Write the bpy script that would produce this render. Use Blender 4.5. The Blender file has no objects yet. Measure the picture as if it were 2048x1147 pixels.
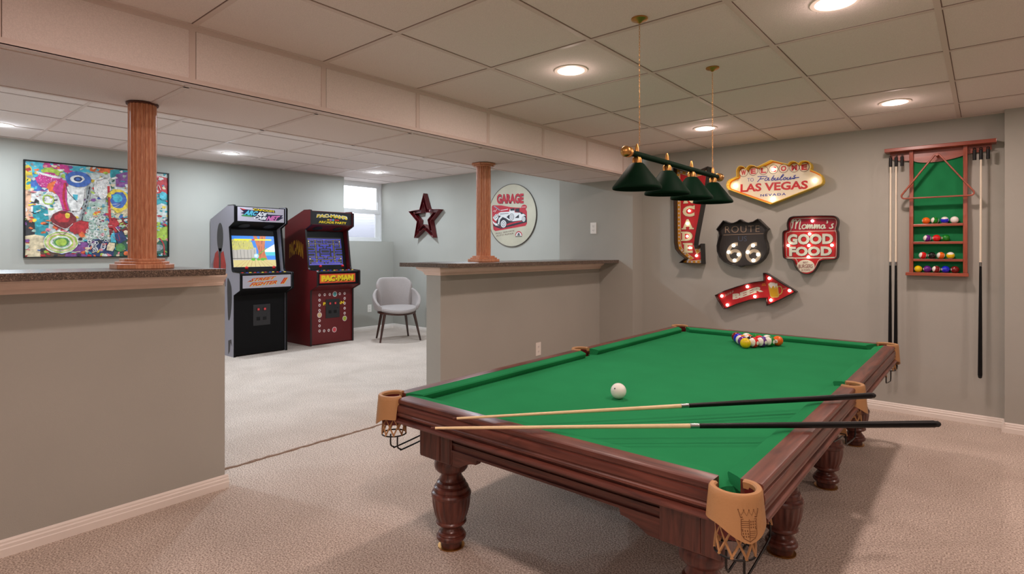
import bpy, bmesh, math, random
from mathutils import Vector, Matrix, Euler
from mathutils.geometry import tessellate_polygon

# ------------------------------------------------------------------ camera, world, exposure
SC = bpy.context.scene
COL = SC.collection
F_PX, CX, HY = 1120.0, 1024.0, 503.0          # focal length in pixels, image centre x, horizon row (2048x1147)
CAM_H = 1.20
TH = math.atan(946 / 1120.0)
ct, st = math.cos(TH), math.sin(TH)
cam_d = bpy.data.cameras.new('camera')
cam = bpy.data.objects.new('camera', cam_d); COL.objects.link(cam)
cam_d.sensor_width = 36.0; cam_d.lens = 36.0 * F_PX / 2048.0
cam_d.shift_y = -(573.5 - HY) / 2048.0
cam_d.clip_start = 0.05; cam_d.clip_end = 100
cam.location = (0, 0, CAM_H); cam.rotation_euler = (math.pi / 2, 0, TH)
SC.camera = cam
SC.view_settings.view_transform = 'Standard'
SC.view_settings.look = 'None'
SC.view_settings.gamma = 1.0
SC.view_settings.use_curve_mapping = False
SC.view_settings.exposure = 0.0

def srgb(r, g, b):
    f = lambda v: (v / 255.0) / 12.92 if v <= 10.31 else (((v / 255.0) + 0.055) / 1.055) ** 2.4
    return (f(r), f(g), f(b), 1.0)

world = bpy.data.worlds.new('world'); SC.world = world; world.use_nodes = True
world.node_tree.nodes['Background'].inputs['Color'].default_value = (0.86, 0.92, 1.0, 1)
world.node_tree.nodes['Background'].inputs['Strength'].default_value = 5.5

POOL_W = 9.3; ARC_W = 19.5
POOL_C = (1.0, 0.765, 0.69); ARC_C = (0.77, 0.89, 1.0)
POOL_Z, ARC_Z = 2.147, 2.295
POOL_CANS = [(-1.65, 2.43), (-0.433, 2.41), (-0.436, 4.275), (-1.64, 4.235),
             (-1.65, 0.55), (-0.433, 0.55), (0.85, 0.55), (0.85, 2.42), (0.85, 4.2), (-1.65, -1.3), (0.0, -1.3), (1.5, -1.3)]
ARC_CANS = [(-6.41, 2.738), (-6.41, 4.70), (-6.47, 0.843), (-4.55, 0.843), (-4.55, 2.738), (-4.55, 4.60), (-6.41, -1.1), (-4.55, -1.1)]

# ------------------------------------------------------------------ pixel -> plane (measuring helpers)
def ray(x, y):
    t = (x - CX) / F_PX; v = -(y - HY) / F_PX
    return t * ct - st, t * st + ct, v
def onY(x, y, Y):
    d = ray(x, y); k = Y / d[1]; return (d[0] * k, CAM_H + d[2] * k)
def onX(x, y, X):
    d = ray(x, y); k = X / d[0]; return (d[1] * k, CAM_H + d[2] * k)
def crop(ox, oy, s, Y):
    return lambda cx, cy: onY(ox + cx / s, oy + cy / s, Y)

# ------------------------------------------------------------------ materials
MATS = {}
def new_mat(name):
    m = bpy.data.materials.new(name); m.use_nodes = True
    nt = m.node_tree; b = nt.nodes['Principled BSDF']
    return m, nt, b
def N(nt, t, **kw):
    n = nt.nodes.new(t)
    for k, v in kw.items(): setattr(n, k, v)
    return n
def mat(name, rgb, rough=0.5, metal=0.0, noise=0.0, nscale=20, bump=0.0, bscale=200, spec=0.5, coat=0.0, sheen=0.0):
    if name in MATS: return MATS[name]
    m, nt, b = new_mat(name)
    c = srgb(*rgb)
    b.inputs['Base Color'].default_value = c
    b.inputs['Roughness'].default_value = rough
    b.inputs['Metallic'].default_value = metal
    b.inputs['Specular IOR Level'].default_value = spec
    b.inputs['Coat Weight'].default_value = coat
    b.inputs['Sheen Weight'].default_value = sheen
    tc = N(nt, 'ShaderNodeTexCoord')
    if noise:
        n = N(nt, 'ShaderNodeTexNoise'); n.inputs['Scale'].default_value = nscale; n.inputs['Detail'].default_value = 4
        nt.links.new(tc.outputs['Object'], n.inputs['Vector'])
        r = N(nt, 'ShaderNodeValToRGB')
        r.color_ramp.elements[0].position = 0.3; r.color_ramp.elements[1].position = 0.7
        r.color_ramp.elements[0].color = tuple(max(0, v * (1 - noise)) for v in c[:3]) + (1,)
        r.color_ramp.elements[1].color = tuple(min(1, v * (1 + noise)) for v in c[:3]) + (1,)
        nt.links.new(n.outputs['Fac'], r.inputs['Fac']); nt.links.new(r.outputs['Color'], b.inputs['Base Color'])
    if bump:
        n2 = N(nt, 'ShaderNodeTexNoise'); n2.inputs['Scale'].default_value = bscale; n2.inputs['Detail'].default_value = 3
        nt.links.new(tc.outputs['Object'], n2.inputs['Vector'])
        bp = N(nt, 'ShaderNodeBump'); bp.inputs['Strength'].default_value = bump; bp.inputs['Distance'].default_value = 0.01
        nt.links.new(n2.outputs['Fac'], bp.inputs['Height']); nt.links.new(bp.outputs['Normal'], b.inputs['Normal'])
    MATS[name] = m; return m
def wood(name, dark, light, axis=(1, 1, 12), rough=0.35, coat=0.3, scale=9):
    if name in MATS: return MATS[name]
    m, nt, b = new_mat(name)
    tc = N(nt, 'ShaderNodeTexCoord'); mp = N(nt, 'ShaderNodeMapping')
    s = [scale, scale, scale]; s = [scale * 1.0 if a == 1 else scale / 10.0 for a in axis]
    mp.inputs['Scale'].default_value = s
    nt.links.new(tc.outputs['Object'], mp.inputs['Vector'])
    n = N(nt, 'ShaderNodeTexNoise'); n.inputs['Scale'].default_value = 3.5; n.inputs['Detail'].default_value = 8; n.inputs['Distortion'].default_value = 0.8
    nt.links.new(mp.outputs['Vector'], n.inputs['Vector'])
    r = N(nt, 'ShaderNodeValToRGB'); e = r.color_ramp.elements
    e[0].position = 0.32; e[1].position = 0.68; e[0].color = srgb(*dark); e[1].color = srgb(*light)
    nt.links.new(n.outputs['Fac'], r.inputs['Fac']); nt.links.new(r.outputs['Color'], b.inputs['Base Color'])
    b.inputs['Roughness'].default_value = rough; b.inputs['Coat Weight'].default_value = coat; b.inputs['Coat Roughness'].default_value = 0.2
    bp = N(nt, 'ShaderNodeBump'); bp.inputs['Strength'].default_value = 0.12; bp.inputs['Distance'].default_value = 0.004
    nt.links.new(n.outputs['Fac'], bp.inputs['Height']); nt.links.new(bp.outputs['Normal'], b.inputs['Normal'])
    MATS[name] = m; return m
def emis(name, rgb, strength, base=None):
    if name in MATS: return MATS[name]
    m, nt, b = new_mat(name)
    b.inputs['Base Color'].default_value = srgb(*(base or rgb))
    b.inputs['Emission Color'].default_value = srgb(*rgb)
    b.inputs['Emission Strength'].default_value = strength
    b.inputs['Roughness'].default_value = 0.3
    MATS[name] = m; return m

def carpet_mat():
    m, nt, b = new_mat('beige_carpet')
    tc = N(nt, 'ShaderNodeTexCoord')
    a = N(nt, 'ShaderNodeTexNoise'); a.inputs['Scale'].default_value = 150; a.inputs['Detail'].default_value = 5
    c = N(nt, 'ShaderNodeTexNoise'); c.inputs['Scale'].default_value = 2.2; c.inputs['Detail'].default_value = 5; c.inputs['Distortion'].default_value = 0.6
    for n in (a, c): nt.links.new(tc.outputs['Object'], n.inputs['Vector'])
    r = N(nt, 'ShaderNodeValToRGB'); r.color_ramp.elements[0].position = 0.38; r.color_ramp.elements[1].position = 0.60
    r.color_ramp.elements[0].color = srgb(168, 150, 137); r.color_ramp.elements[1].color = srgb(236, 222, 210)
    nt.links.new(a.outputs['Fac'], r.inputs['Fac'])
    r2 = N(nt, 'ShaderNodeValToRGB'); r2.color_ramp.elements[0].position = 0.35; r2.color_ramp.elements[1].position = 0.65
    r2.color_ramp.elements[0].color = (0.86, 0.85, 0.84, 1); r2.color_ramp.elements[1].color = (1, 1, 1, 1)
    nt.links.new(c.outputs['Fac'], r2.inputs['Fac'])
    mx = N(nt, 'ShaderNodeMix', data_type='RGBA', blend_type='MULTIPLY'); mx.inputs['Factor'].default_value = 1
    nt.links.new(r.outputs['Color'], mx.inputs['A']); nt.links.new(r2.outputs['Color'], mx.inputs['B'])
    nt.links.new(mx.outputs['Result'], b.inputs['Base Color'])
    b.inputs['Roughness'].default_value = 0.95; b.inputs['Specular IOR Level'].default_value = 0.1
    bp = N(nt, 'ShaderNodeBump'); bp.inputs['Strength'].default_value = 0.7; bp.inputs['Distance'].default_value = 0.008
    nt.links.new(a.outputs['Fac'], bp.inputs['Height']); nt.links.new(bp.outputs['Normal'], b.inputs['Normal'])
    return m
def granite_mat():
    m, nt, b = new_mat('speckled_brown_stone')
    tc = N(nt, 'ShaderNodeTexCoord')
    v = N(nt, 'ShaderNodeTexVoronoi'); v.inputs['Scale'].default_value = 170
    n = N(nt, 'ShaderNodeTexNoise'); n.inputs['Scale'].default_value = 220; n.inputs['Detail'].default_value = 3
    for q in (v, n): nt.links.new(tc.outputs['Object'], q.inputs['Vector'])
    r = N(nt, 'ShaderNodeValToRGB'); e = r.color_ramp.elements
    e[0].position = 0.3; e[0].color = srgb(62, 52, 47); e[1].position = 0.66; e[1].color = srgb(126, 106, 92)
    x = e.new(0.5); x.color = srgb(92, 78, 69); y = e.new(0.72); y.color = srgb(190, 176, 156)
    nt.links.new(n.outputs['Fac'], r.inputs['Fac'])
    mx = N(nt, 'ShaderNodeMix', data_type='RGBA'); nt.links.new(r.outputs['Color'], mx.inputs['A']); mx.inputs['B'].default_value = srgb(200, 188, 168)
    lt = N(nt, 'ShaderNodeMath', operation='LESS_THAN'); lt.inputs[1].default_value = 0.10
    nt.links.new(v.outputs['Distance'], lt.inputs[0]); 
    ml = N(nt, 'ShaderNodeMath', operation='MULTIPLY'); ml.inputs[1].default_value = 0.7
    nt.links.new(lt.outputs[0], ml.inputs[0]); nt.links.new(ml.outputs[0], mx.inputs['Factor'])
    nt.links.new(mx.outputs['Result'], b.inputs['Base Color']); b.inputs['Roughness'].default_value = 0.25
    return m
CARPET = carpet_mat(); GRANITE = granite_mat()
PAINT = mat('wall_paint', (173, 172, 164), 0.75, noise=0.02, nscale=3, bump=0.08, bscale=260, spec=0.25)
TILE = mat('ceiling_tile', (236, 223, 218), 0.95, noise=0.07, nscale=260, bump=0.35, bscale=330, spec=0.05)
TBAR = mat('ceiling_grid_metal', (218, 200, 192), 0.5)
TRIMW = mat('white_trim_paint', (236, 228, 220), 0.4, noise=0.02, nscale=6)
OAK = wood('golden_oak', (188, 120, 86), (226, 164, 126), axis=(1, 1, 0), scale=52, rough=.4, coat=.2)
MAHX = wood('mahogany_x', (66, 30, 25), (114, 62, 50), axis=(0, 1, 1), scale=12, rough=0.38, coat=.12)
MAHY = wood('mahogany_y', (72, 34, 28), (124, 70, 56), axis=(1, 0, 1), scale=12, rough=0.38, coat=.12)
MAHZ = wood('mahogany_z', (66, 30, 25), (112, 60, 48), axis=(1, 1, 0), scale=14, rough=0.33, coat=.2)
CHERX = wood('cherry_x', (128, 52, 36), (170, 84, 60), axis=(0, 1, 1), scale=12)
CHERZ = wood('cherry_z', (128, 52, 36), (170, 84, 60), axis=(1, 1, 0), scale=12)
FELT = mat('green_felt', (38, 130, 80), 0.95, noise=0.05, nscale=5, bump=0.1, bscale=900, spec=0.05)
LEATHER = mat('tan_leather', (180, 134, 88), 0.5, bump=0.1, bscale=150)
LINING = mat('dark_red_lining', (92, 18, 14), 0.5)
BLKMET = mat('black_metal', (22, 20, 20), 0.35, metal=0.3)
BRASS = mat('brass', (196, 146, 84), 0.35, metal=1.0)
LAMPGRN = mat('dark_green_enamel', (6, 34, 20), 0.6, spec=.06)
BLACK = mat('black_plastic', (14, 14, 15), 0.45, spec=.3)
WHITEP = mat('white_plastic', (240, 236, 228), 0.35)

# ------------------------------------------------------------------ mesh builder
class MB:
    def __init__(s): s.v = []; s.f = []; s.m = []; s.cur = 0
    def mi(s, i): s.cur = i; return s
    def add(s, vs, fs):
        o = len(s.v); s.v += [tuple(v) for v in vs]
        for f in fs: s.f.append(tuple(o + i for i in f)); s.m.append(s.cur)
        return s
    def box(s, a, b):
        x0, y0, z0 = a; x1, y1, z1 = b
        vs = [(x0,y0,z0),(x1,y0,z0),(x1,y1,z0),(x0,y1,z0),(x0,y0,z1),(x1,y0,z1),(x1,y1,z1),(x0,y1,z1)]
        return s.add(vs, [(0,3,2,1),(4,5,6,7),(0,1,5,4),(1,2,6,5),(2,3,7,6),(3,0,4,7)])
    def prism(s, poly, fn, d0, d1, caps=(True, True)):
        n = len(poly)
        vs = [fn(u, v, d0) for u, v in poly] + [fn(u, v, d1) for u, v in poly]
        fs = [(i, (i + 1) % n, n + (i + 1) % n, n + i) for i in range(n)]
        tr = tessellate_polygon([[Vector((u, v, 0)) for u, v in poly]])
        if caps[0]: fs += [tuple(t) for t in tr]
        if caps[1]: fs += [tuple(n + i for i in t) for t in tr]
        return s.add(vs, fs)
    def strip(s, outer, inner, fn, d0, d1):
        """closed ring wall between two same-length outlines"""
        n = len(outer)
        vs = [fn(u, v, d0) for u, v in outer] + [fn(u, v, d1) for u, v in outer] + [fn(u, v, d0) for u, v in inner] + [fn(u, v, d1) for u, v in inner]
        fs = []
        for i in range(n):
            j = (i + 1) % n
            fs += [(i, j, n + j, n + i), (2*n+i, 3*n+i, 3*n+j, 2*n+j), (i, 2*n+i, 2*n+j, j), (n+i, n+j, 3*n+j, 3*n+i)]
        return s.add(vs, fs)
    def tube(s, pts, r, n=8, closed=False, sq=None):
        pts = [Vector(p) for p in pts]; k = len(pts)
        rr = r if isinstance(r, (list, tuple)) else [r] * k
        vs = []; up = None
        for i, p in enumerate(pts):
            a = pts[(i - 1) % k] if (closed or i > 0) else p
            b = pts[(i + 1) % k] if (closed or i < k - 1) else p
            t = (b - a).normalized() if (b - a).length > 1e-9 else Vector((0, 0, 1))
            if up is None:
                up = Vector((0, 0, 1)) if abs(t.z) < 0.9 else Vector((1, 0, 0))
            x = t.cross(up).normalized(); y = x.cross(t).normalized(); up = y
            for j in range(n):
                w = 2 * math.pi * (j + 0.5) / n
                cx_, cy_ = math.cos(w) * rr[i], math.sin(w) * rr[i]
                if sq: cx_ *= sq[0]; cy_ *= sq[1]
                vs.append(p + x * cx_ + y * cy_)
        fs = []
        for i in range(k if closed else k - 1):
            a = i * n; b = ((i + 1) % k) * n
            fs += [(a + j, a + (j + 1) % n, b + (j + 1) % n, b + j) for j in range(n)]
        if not closed: fs += [tuple(range(n))[::-1], tuple(range((k - 1) * n, k * n))]
        return s.add(vs, fs)
    def lathe(s, prof, c=(0, 0, 0), n=32, fl=None, axis='z'):
        vs = []
        for (r, z) in prof:
            for j in range(n):
                w = 2 * math.pi * j / n
                q = r * (fl(w, z) if fl else 1)
                if axis == 'z': vs.append((c[0] + q * math.cos(w), c[1] + q * math.sin(w), c[2] + z))
                elif axis == 'y': vs.append((c[0] + q * math.cos(w), c[1] + z, c[2] + q * math.sin(w)))
                else: vs.append((c[0] + z, c[1] + q * math.cos(w), c[2] + q * math.sin(w)))
        k = len(prof); fs = []
        for i in range(k - 1):
            a, b = i * n, (i + 1) * n
            fs += [(a + j, a + (j + 1) % n, b + (j + 1) % n, b + j) for j in range(n)]
        fs += [tuple(range(n))[::-1], tuple(range((k - 1) * n, k * n))]
        return s.add(vs, fs)
    def sphere(s, c, r, n=16, m=10, sx=1, sy=1, sz=1):
        prof = [(max(r * math.sin(math.pi * i / m), 1e-5), -r * math.cos(math.pi * i / m)) for i in range(m + 1)]
        o = len(s.v); s.lathe(prof, (0, 0, 0), n)
        for i in range(o, len(s.v)):
            x, y, z = s.v[i]; s.v[i] = (c[0] + x * sx, c[1] + y * sy, c[2] + z * sz)
        return s
    def torus(s, c, R, r, n=24, m=8, axis='z', a0=0, a1=None):
        pts = []
        full = a1 is None; a1 = a1 if a1 is not None else 2 * math.pi
        for i in range(n if full else n + 1):
            w = a0 + (a1 - a0) * i / n
            u, v = R * math.cos(w), R * math.sin(w)
            pts.append({'z': (c[0] + u, c[1] + v, c[2]), 'y': (c[0] + u, c[1], c[2] + v), 'x': (c[0], c[1] + u, c[2] + v)}[axis])
        return s.tube(pts, r, m, closed=full)
    def build(s, name, mats, parent=None, origin=None, smooth=False, bevel=0.0, tags=None):
        if not isinstance(mats, (list, tuple)): mats = [mats]
        o3 = Vector(parent_origin(parent)) if parent is not None else Vector(origin or (0, 0, 0))
        me = bpy.data.meshes.new(name)
        me.from_pydata([(v[0] - o3.x, v[1] - o3.y, v[2] - o3.z) for v in s.v], [], s.f)
        for m in mats: me.materials.append(m)
        for p, k in zip(me.polygons, s.m): p.material_index = k
        bm = bmesh.new(); bm.from_mesh(me); bmesh.ops.recalc_face_normals(bm, faces=bm.faces); bm.to_mesh(me); bm.free()
        if smooth:
            for p in me.polygons: p.use_smooth = True
            try: me.set_sharp_from_angle(angle=math.radians(smooth if smooth > 1 else 40))
            except Exception: pass
        ob = bpy.data.objects.new(name, me); COL.objects.link(ob)
        if parent is not None: ob.parent = parent
        else: ob.location = o3
        if bevel:
            b = ob.modifiers.new('bevel', 'BEVEL'); b.width = bevel; b.segments = 2; b.limit_method = 'ANGLE'; b.angle_limit = math.radians(40)
        return ob
def parent_origin(p):
    v = Vector((0, 0, 0))
    while p is not None: v += Vector(p.location); p = p.parent
    return v
def tag(o, label=None, cat=None, group=None, kind=None):
    if label: o['label'] = label
    if cat: o['category'] = cat
    if group: o['group'] = group
    if kind: o['kind'] = kind
    return o
def thing(name, label, cat, loc, group=None):
    o = bpy.data.objects.new(name, None); COL.objects.link(o); o.location = loc; o.empty_display_size = 0.05
    return tag(o, label, cat, group)
def struct(o): o['kind'] = 'structure'; return o
XZ = lambda Y: (lambda u, v, d: (u, Y - d, v))            # (X,Z) drawings on a wall facing -Y; d = towards the room
def offset(poly, t):
    """inset an outline by t (positive = inward for either winding)"""
    n = len(poly); area = sum(poly[i][0] * poly[(i + 1) % n][1] - poly[(i + 1) % n][0] * poly[i][1] for i in range(n))
    sg = 1 if area > 0 else -1; out = []
    for i in range(n):
        a, b, c = Vector(poly[i - 1]), Vector(poly[i]), Vector(poly[(i + 1) % n])
        d1 = (b - a).normalized(); d2 = (c - b).normalized()
        n1 = Vector((-d1.y, d1.x)) * sg; n2 = Vector((-d2.y, d2.x)) * sg
        k = max(1 + n1.dot(n2), 0.35)
        q = b + (n1 + n2) * (t / k); out.append((q.x, q.y))
    return out
def smooth_path(pts, k=6, closed=False):
    n = len(pts); out = []; D = len(pts[0])
    for i in range(n if closed else n - 1):
        p = [pts[(i + j) % n] if closed else pts[min(max(i + j, 0), n - 1)] for j in (-1, 0, 1, 2)]
        for s_ in range(k):
            t = s_ / k
            out.append(tuple(0.5 * ((2 * p[1][d]) + (-p[0][d] + p[2][d]) * t + (2*p[0][d] - 5*p[1][d] + 4*p[2][d] - p[3][d]) * t*t + (-p[0][d] + 3*p[1][d] - 3*p[2][d] + p[3][d]) * t**3) for d in range(D)))
    if not closed: out.append(tuple(pts[-1]))
    return out
def stroke(mb, pts, w, fn, d0, d1):
    """flat ribbon along a 2-D path"""
    L = []; R = []; n = len(pts)
    for i, p in enumerate(pts):
        a = Vector(pts[max(i - 1, 0)]); b = Vector(pts[min(i + 1, n - 1)]); t = (b - a)
        t = t.normalized() if t.length > 1e-9 else Vector((1, 0)); q = Vector((-t.y, t.x)) * (w / 2)
        L.append(Vector(p) + q); R.append(Vector(p) - q)
    for i in range(n - 1):
        quad = [tuple(L[i]), tuple(L[i + 1]), tuple(R[i + 1]), tuple(R[i])]
        e = i * 1.5e-5                                 # each piece lies a hair above the last
        vs = [fn(u, v, d0 + e) for u, v in quad] + [fn(u, v, d1 + e) for u, v in quad]
        mb.add(vs, [(0, 1, 2, 3), (4, 5, 6, 7), (0, 1, 5, 4), (3, 2, 6, 7)])
_tc = {}
def glyphs(body, bold=0.0, shear=0.0, spacing=1.0, slab=0.0):
    key = (body, bold, shear, spacing)
    if key in _tc: return _tc[key]
    cu = bpy.data.curves.new('lettering', 'FONT'); cu.body = body; cu.size = 1; cu.offset = bold; cu.shear = shear
    cu.space_character = spacing; cu.resolution_u = 3
    ob = bpy.data.objects.new('lettering_tmp', cu); COL.objects.link(ob)
    dg = bpy.context.evaluated_depsgraph_get(); dg.update()
    me = bpy.data.meshes.new_from_object(ob.evaluated_get(dg))
    vs = [(v.co.x, v.co.y) for v in me.vertices]; fs = [tuple(p.vertices) for p in me.polygons]
    bpy.data.objects.remove(ob); bpy.data.curves.remove(cu); bpy.data.meshes.remove(me)
    x0 = min(v[0] for v in vs); x1 = max(v[0] for v in vs); y0 = min(v[1] for v in vs); y1 = max(v[1] for v in vs)
    vs = [((x - x0) / (x1 - x0), (y - y0) / (y1 - y0)) for x, y in vs]
    _tc[key] = (vs, fs); return _tc[key]
def text(mb, body, corners, fn, d, **kw):
    """lettering fitted to a quad (bl, br, tr, tl) in drawing coordinates"""
    warp = kw.pop('warp', None)
    vs, fs = glyphs(body, **kw); bl, br, tr, tl = [Vector(c) for c in corners]
    out = []
    for u, v in vs:
        if warp: v = v + warp(u, v)
        p = (bl * (1 - u) + br * u) * (1 - v) + (tl * (1 - u) + tr * u) * v
        out.append(fn(p.x, p.y, d))
    mb.add(out, fs); return mb
def scribble(m, bl, br, h, fn, d, w=.004, n=9):
    """worn lettering too small to read"""
    a, b = Vector(bl), Vector(br)
    for k in range(n):
        p = a + (b - a) * (k / n); q = a + (b - a) * ((k + .62) / n)
        stroke(m, [(p.x, p.y), (p.x, p.y + h)] if k % 2 else [(p.x, p.y + h), (q.x, q.y + h * .5), (p.x, p.y)], w, fn, d, d + .0004)
        if k % 3 == 1: stroke(m, [(p.x, p.y + h * .5), (q.x, q.y + h * .5)], w, fn, d + .0005, d + .0008)
def rect(u0, v0, u1, v1): return [(u0, v0), (u1, v0), (u1, v1), (u0, v1)]
def ell(cx_, cy_, rx, ry, n=24, a0=0, a1=None, jag=0, rnd=None):
    full = a1 is None; a1 = a1 if a1 is not None else 2 * math.pi
    return [(cx_ + rx * math.cos(a0 + (a1 - a0) * i / (n if full else n - 1)) * (1 + (rnd.uniform(-jag, jag) if jag else 0)),
             cy_ + ry * math.sin(a0 + (a1 - a0) * i / (n if full else n - 1)) * (1 + (rnd.uniform(-jag, jag) if jag else 0))) for i in range(n)]

# ================================================================== THE ROOM
XP0, XP1, YP0, YP1 = -2.54, 2.6, -2.6, 5.07
XA0, YA1 = -7.17, 5.57
def wallbox(name, a, b, m=PAINT):
    return struct(MB().box(a, b).build(name, m))
struct(MB().box((-7.4, -2.8, -0.1), (2.8, 5.8, 0)).build('floor', CARPET))
# seam ridge of the carpet at the opening between the two half walls
random.seed(3)
sm_ = MB(); pts = [(-3.2 + random.uniform(-.006, .006), 1.05 + i * 0.035, 0.002) for i in range(54)]
sm_.tube(pts, [0.007 + random.uniform(-.002, .002) for _ in pts], 6)
struct(sm_.build('trim_carpet_seam', mat('seam_brown', (150, 128, 112), 0.95, noise=0.15, nscale=60), smooth=True))

struct(MB().box((XP0 - 0.02, YP0, POOL_Z), (XP1, YP1, POOL_Z + 0.05)).build('ceiling', TILE))
struct(MB().box((XA0 - 0.45, YP0, ARC_Z), (-3.15, YA1, ARC_Z + 0.05)).build('ceiling', TILE))
gx = [-1.95, -1.35, -0.745, -0.14, 0.465, 1.07, 1.675, 2.28]
gy = [0.931 + 0.604 * k for k in range(-5, 7)]
g = MB(); g.mi(0)
for x in gx: g.box((x - .011, YP0, POOL_Z - .004), (x + .011, YP1, POOL_Z + .002))
for y in gy: g.box((XP0, y - .011, POOL_Z - .0035), (XP1, y + .011, POOL_Z + .002))
g.box((XP0, YP0, POOL_Z - .0045), (XP0 + .024, YP1, POOL_Z + .002)); g.box((XP0, YP1 - .02, POOL_Z - .0045), (0.1, YP1, POOL_Z + .002))
g.mi(1)                                            # the dark gap beside each bar
for x in gx: g.box((x + .011, YP0, POOL_Z - .001), (x + .0145, YP1, POOL_Z + .002))
for y in gy: g.box((XP0, y - .014, POOL_Z - .001), (XP1, y - .011, POOL_Z + .002))
GAP = mat('ceiling_gap', (120, 100, 90), 0.9)
struct(g.build('trim_1', [TBAR, GAP]))
g = MB(); g.mi(0)
ax = [-3.2 - 0.655 * k for k in range(1, 7)]; ay = [1.142 + 0.648 * k for k in range(-5, 7)]
for x in ax: g.box((x - .011, YP0, ARC_Z - .004), (x + .011, YA1, ARC_Z + .002))
for y in ay: g.box((XA0, y - .012, ARC_Z - .0035), (-3.15, y + .012, ARC_Z + .002))
g.box((XA0, YP0, ARC_Z - .0045), (XA0 + .024, 4.67, ARC_Z + .002)); g.box((XA0, YA1 - .022, ARC_Z - .0045), (-3.45, YA1, ARC_Z + .002))
g.mi(1)
for x in ax: g.box((x + .011, YP0, ARC_Z - .001), (x + .0145, YA1, ARC_Z + .002))
struct(g.build('trim_2', [TBAR, GAP]))

# dropped soffit between the rooms, clad in ceiling tiles
BB = 1.904
struct(MB().box((-3.2, YP0, BB), (XP0, 4.867, POOL_Z + .02)).box((-3.2, YP0, POOL_Z + .02), (-3.1, 4.867, ARC_Z + .02)).build('trim_3', TILE))
g = MB(); g.mi(0)
g.box((XP0 - .002, YP0, BB - .003), (XP0 + .004, 4.867, BB + .020)); g.box((XP0 - .030, YP0, BB - .004), (XP0 + .004, 4.867, BB + .001))
g.box((XP0 - .002, YP0, POOL_Z - .022), (XP0 + .004, 5.07, POOL_Z))
g.box((-2.615, YP0, BB - .003), (-2.60, 4.867, BB)); g.box((-3.203, YP0, BB - .003), (-3.18, 4.867, BB))
for k in range(-5, 7):
    y = 0.929 + 0.61 * k
    g.box((XP0, y - .012, BB + .01), (XP0 + .0035, y + .012, POOL_Z)); g.box((-3.2, y - .012, BB - .003), (XP0, y + .012, BB))
g.mi(1)
g.box((XP0 - .034, YP0, BB - .0015), (XP0 - .030, 4.867, BB + .001))
for k in range(-5, 7):
    y = 0.929 + 0.61 * k
    g.box((XP0, y + .012, BB + .02), (XP0 + .001, y + .015, POOL_Z)); g.box((-3.18, y + .012, BB - .001), (XP0 - .03, y + .015, BB))
struct(g.build('trim_4', [TBAR, GAP]))

wallbox('wall_far', (-2.59, 5.07, 0), (0.10, 5.25, 2.25))
wallbox('wall_far_right', (0.10, 4.965, 0), (2.8, 5.25, 2.25))
wallbox('wall_stub', (-3.45, 4.867, 0), (-2.59, 5.60, 2.35))
wallbox('wall_right', (2.6, -2.8, 0), (2.8, 4.965, 2.25))
wallbox('wall_behind', (-7.4, -2.8, 0), (2.8, -2.6, 2.35))
wallbox('wall_star', (-7.17, 5.57, 0), (-3.45, 5.75, 2.35))
# arcade room's long wall with the window recess
w = MB(); w.box((-7.35, -2.8, 0), (XA0, 4.677, 2.35)); w.box((-7.52, 4.677, 0), (XA0, 5.75, 1.36))
w.box((-7.60, 4.40, 1.36), (-7.35, 4.677, 2.35)); w.box((-7.60, 5.57, 1.36), (-7.17, 5.75, 2.35))
struct(w.build('wall_left', PAINT))
wallbox('wall_recess_head', (-7.60, 4.677, 2.30), (XA0, 5.75, 2.36), TRIMW)
# half walls
wallbox('wall_partition_near', (-3.11, -2.6, 0), (-2.96, 1.236, 1.0885))
wallbox('wall_partition_far', (-3.11, 2.716, 0), (-2.96, 4.867, 1.0885))

# baseboards: stepped profile swept along straight runs
BPROF = [(0, 0), (.015, 0), (.015, .030), (.012, .034), (.012, .046), (.008, .051), (.008, .058), (.003, .066), (0, .066)]
def base(name, x0, y0, x1, y1, nx, ny, prof=BPROF, z0=0, m=TRIMW, m0=0, m1=0):
    """m0, m1: mitre at either end (1 = outside corner)"""
    mb = MB(); n = len(prof); L = math.hypot(x1 - x0, y1 - y0); ux, uy = (x1 - x0) / L, (y1 - y0) / L
    vs = [(x0 + nx * d - ux * d * m0, y0 + ny * d - uy * d * m0, z0 + z) for d, z in prof] + [(x1 + nx * d + ux * d * m1, y1 + ny * d + uy * d * m1, z0 + z) for d, z in prof]
    mb.add(vs, [(i, (i + 1) % n, n + (i + 1) % n, n + i) for i in range(n)] + [tuple(range(n))[::-1], tuple(range(n, 2 * n))])
    return struct(mb.build(name, m))
base('baseboard_far', -2.59, 5.07, 0.10, 5.07, 0, -1)
base('baseboard_far_return', 0.10, 5.07, 0.10, 4.951, -1, 0)
base('baseboard_far_right', 0.0995, 4.965, 2.6, 4.965, 0, -1)
base('baseboard_stub', -3.45, 4.867, -2.59, 4.867, 0, -1)
base('baseboard_left', XA0, -2.6, XA0, 5.57, 1, 0)
base('baseboard_star', XA0, 5.57, -3.45, 5.57, 0, -1)
base('baseboard_partition_near', -2.96, -2.6, -2.96, 1.251, 1, 0)
base('baseboard_partition_far', -2.96, 2.716, -2.96, 4.867, 1, 0)
base('baseboard_partition_near_end', -3.11, 1.236, -2.96, 1.236, 0, 1)
base('baseboard_right', 2.6, -2.6, 2.6, 4.965, -1, 0)
CPROF = [(0, 0), (.006, 0), (.010, .008), (.014, .010), (.016, .020), (.024, .028), (.040, .036), (.052, .046), (.056, .060), (0, .060)]
CROWN = mat('counter_moulding', (240, 218, 204), 0.45, noise=0.04, nscale=9)
base('trim_5', -2.96, -2.6, -2.96, 1.225, 1, 0, CPROF, 1.03, CROWN)
base('trim_6', -2.96, 2.716, -2.96, 4.867, 1, 0, CPROF, 1.03, CROWN, m0=1)
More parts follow.
